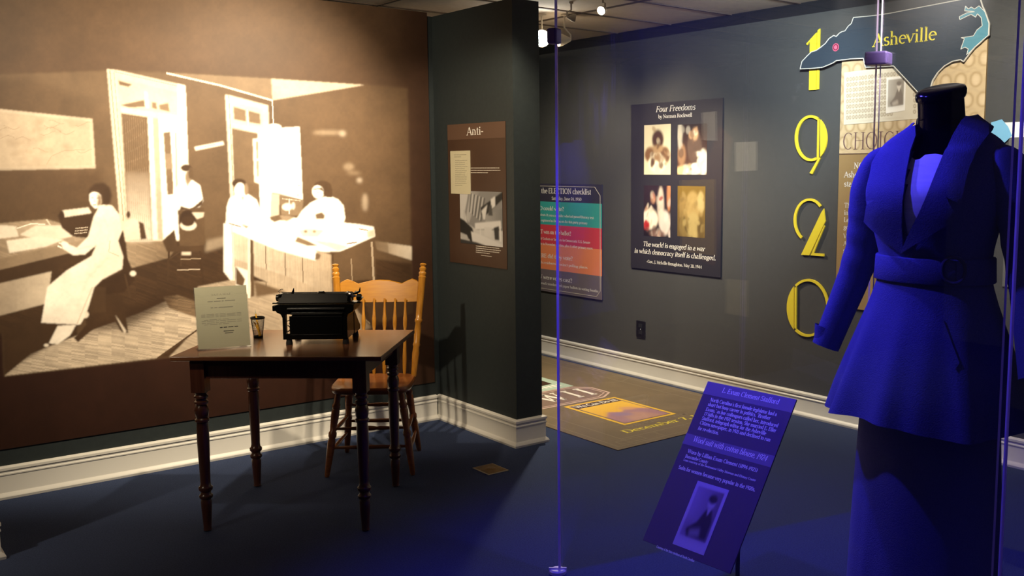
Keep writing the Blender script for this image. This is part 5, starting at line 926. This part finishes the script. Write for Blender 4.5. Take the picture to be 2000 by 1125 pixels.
def drape(name, out, off, th, m, parent, step=9, off_fn=None):
    n = len(out); pts = [Vector(p) for p in out]; edges = [(i, (i + 1) % n) for i in range(n)]
    xs = [p[0] for p in out]; ys = [p[1] for p in out]
    dense = []                                   # resample the outline
    for i in range(n):
        p, q = Vector(out[i]), Vector(out[(i + 1) % n]); k = max(1, int((q - p).length / step)); dense += [p.lerp(q, t / k) for t in range(k)]
    n = len(dense); edges = [(i, (i + 1) % n) for i in range(n)]; inner = []
    for x in np.arange(min(xs), max(xs), step):
        for y in np.arange(min(ys), max(ys), step):
            ins = False
            for i in range(n):
                a, b = dense[i], dense[(i + 1) % n]
                if (a.y > y) != (b.y > y) and x < (b.x - a.x) * (y - a.y) / (b.y - a.y) + a.x: ins = not ins
            if ins and min((Vector((x, y)) - q).length for q in dense) > step * .5: inner.append(Vector((float(x), float(y))))
    ov, _, tr = delaunay_2d_cdt(dense + inner, edges, [], 1, 1e-4)[:3]
    o_ = [off + (off_fn(p.x, p.y) if off_fn else 0) for p in ov]
    topv = [hit(p.x, p.y, o) for p, o in zip(ov, o_)]; botv = [hit(p.x, p.y, o - th) for p, o in zip(ov, o_)]
    mb = MB(); k = len(ov); fs = []
    for t in tr:
        a, b, c_ = [topv[i] for i in t]; nn = (b - a).cross(c_ - a)
        fs.append(tuple(t) if nn.dot(camL - a) > 0 else tuple(reversed(t)))
    cnt = {}
    for f in fs:
        for i in range(3):
            e_ = (f[i], f[(i + 1) % 3]); cnt[e_] = 1
    side = [(a, b, b + k, a + k)[::-1] for (a, b) in cnt if (b, a) not in cnt]
    mb.add([tuple(p) for p in topv] + [tuple(p) for p in botv], fs + [tuple(i + k for i in reversed(f)) for f in fs] + side)
    return mb.build(name, m, parent, smooth=50)
drape('chest', [(1786, 215), (1882, 215), (1880, 240), (1852, 316), (1782, 322), (1768, 285)], -.007, .002, M['velvet'], df)
bl_ = drape('blouse', [(1770, 288), (1779, 305), (1787, 311), (1796, 309), (1806, 301), (1826, 299), (1850, 303), (1840, 340), (1815, 395), (1785, 460), (1768, 486), (1760, 440), (1758, 380), (1762, 330)], -.003, .0015, M['cotton'], df); tag(bl_, 'pale cotton blouse')
drape('lapel', [(1793, 248), (1776, 262), (1750, 280), (1727, 300), (1716, 325), (1709, 360), (1706, 392), (1723, 390), (1707, 401), (1703, 428), (1718, 445), (1742, 470), (1763, 492), (1769, 484), (1766, 440), (1767, 395), (1773, 345), (1782, 300), (1793, 268)], .013, .005, M['wool'], jk, off_fn=lambda x, y: (.012 if y > 300 else .002) * min(1, max(0, 1765 - x) / 50))
drape('lapel', [(1763, 494), (1784, 442), (1816, 378), (1846, 312), (1864, 268), (1876, 244), (1888, 229), (1903, 230), (1938, 251), (1933, 264), (1908, 298), (1890, 338), (1880, 372), (1874, 397), (1850, 386), (1869, 424), (1842, 440), (1804, 466)], .014, .005, M['wool'], jk, off_fn=lambda x, y: .012 * min(1, max(0, (x - 1790) / 70)) * (1 if y > 300 else .4))
cb = []
for z, k in ((1.735, 1.18), (1.765, 1.10), (1.784, 1.07), (1.789, 1.04), (1.784, 1.0), (1.74, .98)):
    cb.append([(.082 * k * math.cos(a), .02 + .076 * k * math.sin(a), z - .035 * max(0, -math.sin(a))) for a in np.linspace(.05, PI - .05, 40)])
MB().rings(cb, closed=False).build('collar', M['wool'], jk, smooth=60)
def sleeve(s):
    C_ = [(s * .140, .013, 1.695), (s * .196, .012, 1.662), (s * .222, .014, 1.585), (s * .236, .020, 1.50), (s * .250, .024, 1.41), (s * .274, .008, 1.31), (s * .300, -.020, 1.21), (s * .328, -.050, 1.10)]
    R_ = [(.026, .034), (.046, .062), (.060, .070), (.056, .064), (.051, .058), (.047, .053), (.043, .049), (.040, .046)]
    P = []; n = 40; ts = np.linspace(0, len(C_) - 1, 48); R = []
    A = np.array(C_); Bq = np.array(R_)
    AA = np.array([[np.interp(t, range(len(C_)), A[:, i]) for i in range(3)] for t in ts]); BB_ = np.array([[np.interp(t, range(len(C_)), Bq[:, i]) for i in range(2)] for t in ts])
    for _ in range(3): AA[1:-1] = (AA[:-2] + 2 * AA[1:-1] + AA[2:]) / 4; BB_[1:-1] = (BB_[:-2] + 2 * BB_[1:-1] + BB_[2:]) / 4
    for i in range(48):
        d = Vector(AA[min(i + 1, 47)] - AA[max(i - 1, 0)]).normalized(); u = Vector((1, 0, 0)); u = (u - d * u.dot(d)).normalized(); v = d.cross(u)
        w = 1 + .025 * math.sin(i * 1.1) * (18 < i < 34)
        R.append([tuple(Vector(AA[i]) + u * (BB_[i][0] * w * math.cos(2 * PI * j / n)) + v * (BB_[i][1] * w * math.sin(2 * PI * j / n))) for j in range(n)])
    mb = MB().rings(R, cap=False); e_ = R[-1]; cx = AA[-1]
    mb.rings([e_, [tuple(Vector(cx) + (Vector(p) - Vector(cx)) * .9 + UP * .002) for p in e_], [tuple(Vector(cx) + (Vector(p) - Vector(cx)) * .85 + UP * .06) for p in e_]], cap=False)
    mb.rings([R[0], [tuple(Vector(AA[0]) + (Vector(p) - Vector(AA[0])) * .01) for p in R[0]]], cap=False)
    return mb.build('sleeve', M['wool'], jk, smooth=60)
sleeve(-1); sleeve(1)
bt = []
for z, g_ in ((1.330, .0), (1.331, .0065), (1.334, .0085), (1.398, .0085), (1.401, .0065), (1.402, .0)):
    cx, cy, a, b = interp(JK, z); bt.append([(cx + (a + g_ + .002) * math.cos(t), cy + (b + g_ + .002) * math.sin(t), z + .010 * math.cos(t) * 0) for t in np.linspace(0, 2 * PI, 90, endpoint=False)])
belt = MB().rings(bt, cap=False).build('belt', M['wool'], jk, smooth=50)
bc = [hit(1861 + 21 * math.cos(a), 527 + 27 * math.sin(a), .013) for a in np.linspace(0, 2 * PI, 33)]
MB().tube(bc, .005, 8).build('buckle', new_mat('covered_buckle', (.05, .05, .10, 1), .35), jk)
drape('belt_tab', [(1866, 508), (1900, 516), (1912, 530), (1896, 545), (1866, 552)], .0135, .003, M['wool'], jk)
drape('pocket_welt', [(1835, 626), (1842, 624), (1874, 710), (1866, 722)], .005, .004, M['wool'], jk)
SK = [(.28, 0, 0, .232, .205), (.50, 0, 0, .224, .196), (.70, 0, 0, .215, .186), (.90, 0, 0, .204, .174), (1.02, 0, 0, .196, .166), (1.20, 0, 0, .178, .146)]; sr = []
for z, cx, cy, a, b in smooth_keys(SK, 30):
    r_ = []
    for j in range(96):
        th = 2 * PI * j / 96; t_ = max(0, (1.0 - z) / .7); k = 1 + .010 * t_ * math.sin(8 * th + .5) + .03 * t_ * math.exp(-(((th - 4.35 + PI) % (2 * PI) - PI) / .09) ** 2)
        r_.append((cx + a * k * math.cos(th), cy + b * k * math.sin(th), z))
    sr.append(r_)
MB().rings(sr, cap=False).build('suit_skirt', M['wool_skirt'], df, smooth=60)
NK = [(1.10, 0, 0, .15, .12), (1.36, 0, 0, .150, .120), (1.52, 0, 0, .18, .14), (1.62, 0, .002, .18, .10), (1.68, 0, .010, .12, .08), (1.715, 0, .012, .078, .072), (1.75, 0, .012, .066, .065), (1.80, 0, .006, .063, .063), (1.835, 0, .0, .062, .062), (1.838, 0, .0, .066, .066), (1.846, 0, 0, .0685, .0685), (1.858, 0, 0, .0685, .0685), (1.866, 0, 0, .064, .064), (1.870, 0, 0, .052, .052)]; nr = []
for z, cx, cy, a, b in NK:
    nr.append([(cx + a * math.cos(t), cy + b * math.sin(t), z + (max(0, (z - 1.72) / .15) * .28 * (b * math.sin(t)))) for t in np.linspace(0, 2 * PI, 48, endpoint=False)])
MB().rings(nr).build('torso', M['form'], df, smooth=40)
MB().lathe([(0, .19), (.008, .19), (.014, .18), (.020, .03), (.024, .018), (1.0, .018)], (0, 0, .1222), n=36).build('stand', M['black_matte'], df)
# ------------------------------------------------------------------ track lights hanging from the ceiling
def track_light(label, head, aim, bulb=None, size=1.0, dark=False):
    wm = M['black_matte'] if dark else M['white_enamel']
    h = Vector(head); e = empty('track_light', (h.x, h.y, CEIL), 0, label, 'ceiling light', 'track lights'); o_ = h - Vector((h.x, h.y, CEIL)); d = (Vector(aim) - h).normalized(); k = size
    MB().lathe([(0, .026 * k), (.010, .026 * k), (.014, .01)], (0, 0, -.001), (0, 0, -1), 16).build('canopy', wm, e)
    bk = o_ - d * .05 * k
    MB().tube([(0, 0, -.01), (0, 0, bk.z * .55), (bk.x, bk.y, bk.z + .03), tuple(bk)], .006, 8).build('stem', wm, e)
    MB().lathe([(0, .012 * k), (.012 * k, .018 * k), (.07 * k, .044 * k), (.10 * k, .048 * k), (.102 * k, .044 * k), (.075 * k, .036 * k)], bk, o_, 24).build('lamp_head', wm, e, smooth=40)
    if bulb: MB().lathe([(.070 * k, .034 * k), (.094 * k, .043 * k), (.106 * k, .030 * k), (.110 * k, .004)], bk, o_, 24).build('bulb', M[bulb], e)
    return e
track_light('glaring lit track light beside the partition, facing the viewer', (4.13, 5.665, 2.555), (0, 0, 1.64), 'bulb_cool', 1.25)
track_light('second lit track light, aimed left beside the glaring one', (4.255, 5.57, 2.545), W(-3.0, 5.6, 2.3), 'bulb_warm', .95)
track_light('small track light right of the lit pair, above the glass clamp', W(-.262, 6.5, 2.62), W(.5, 6.6, 2.5), None, .55)
track_light('track light with glowing rim near the ceiling above the election poster', W(-.055, 6.3, 2.64), W(-.6, 5.2, 2.1), 'bulb_warm', .6)
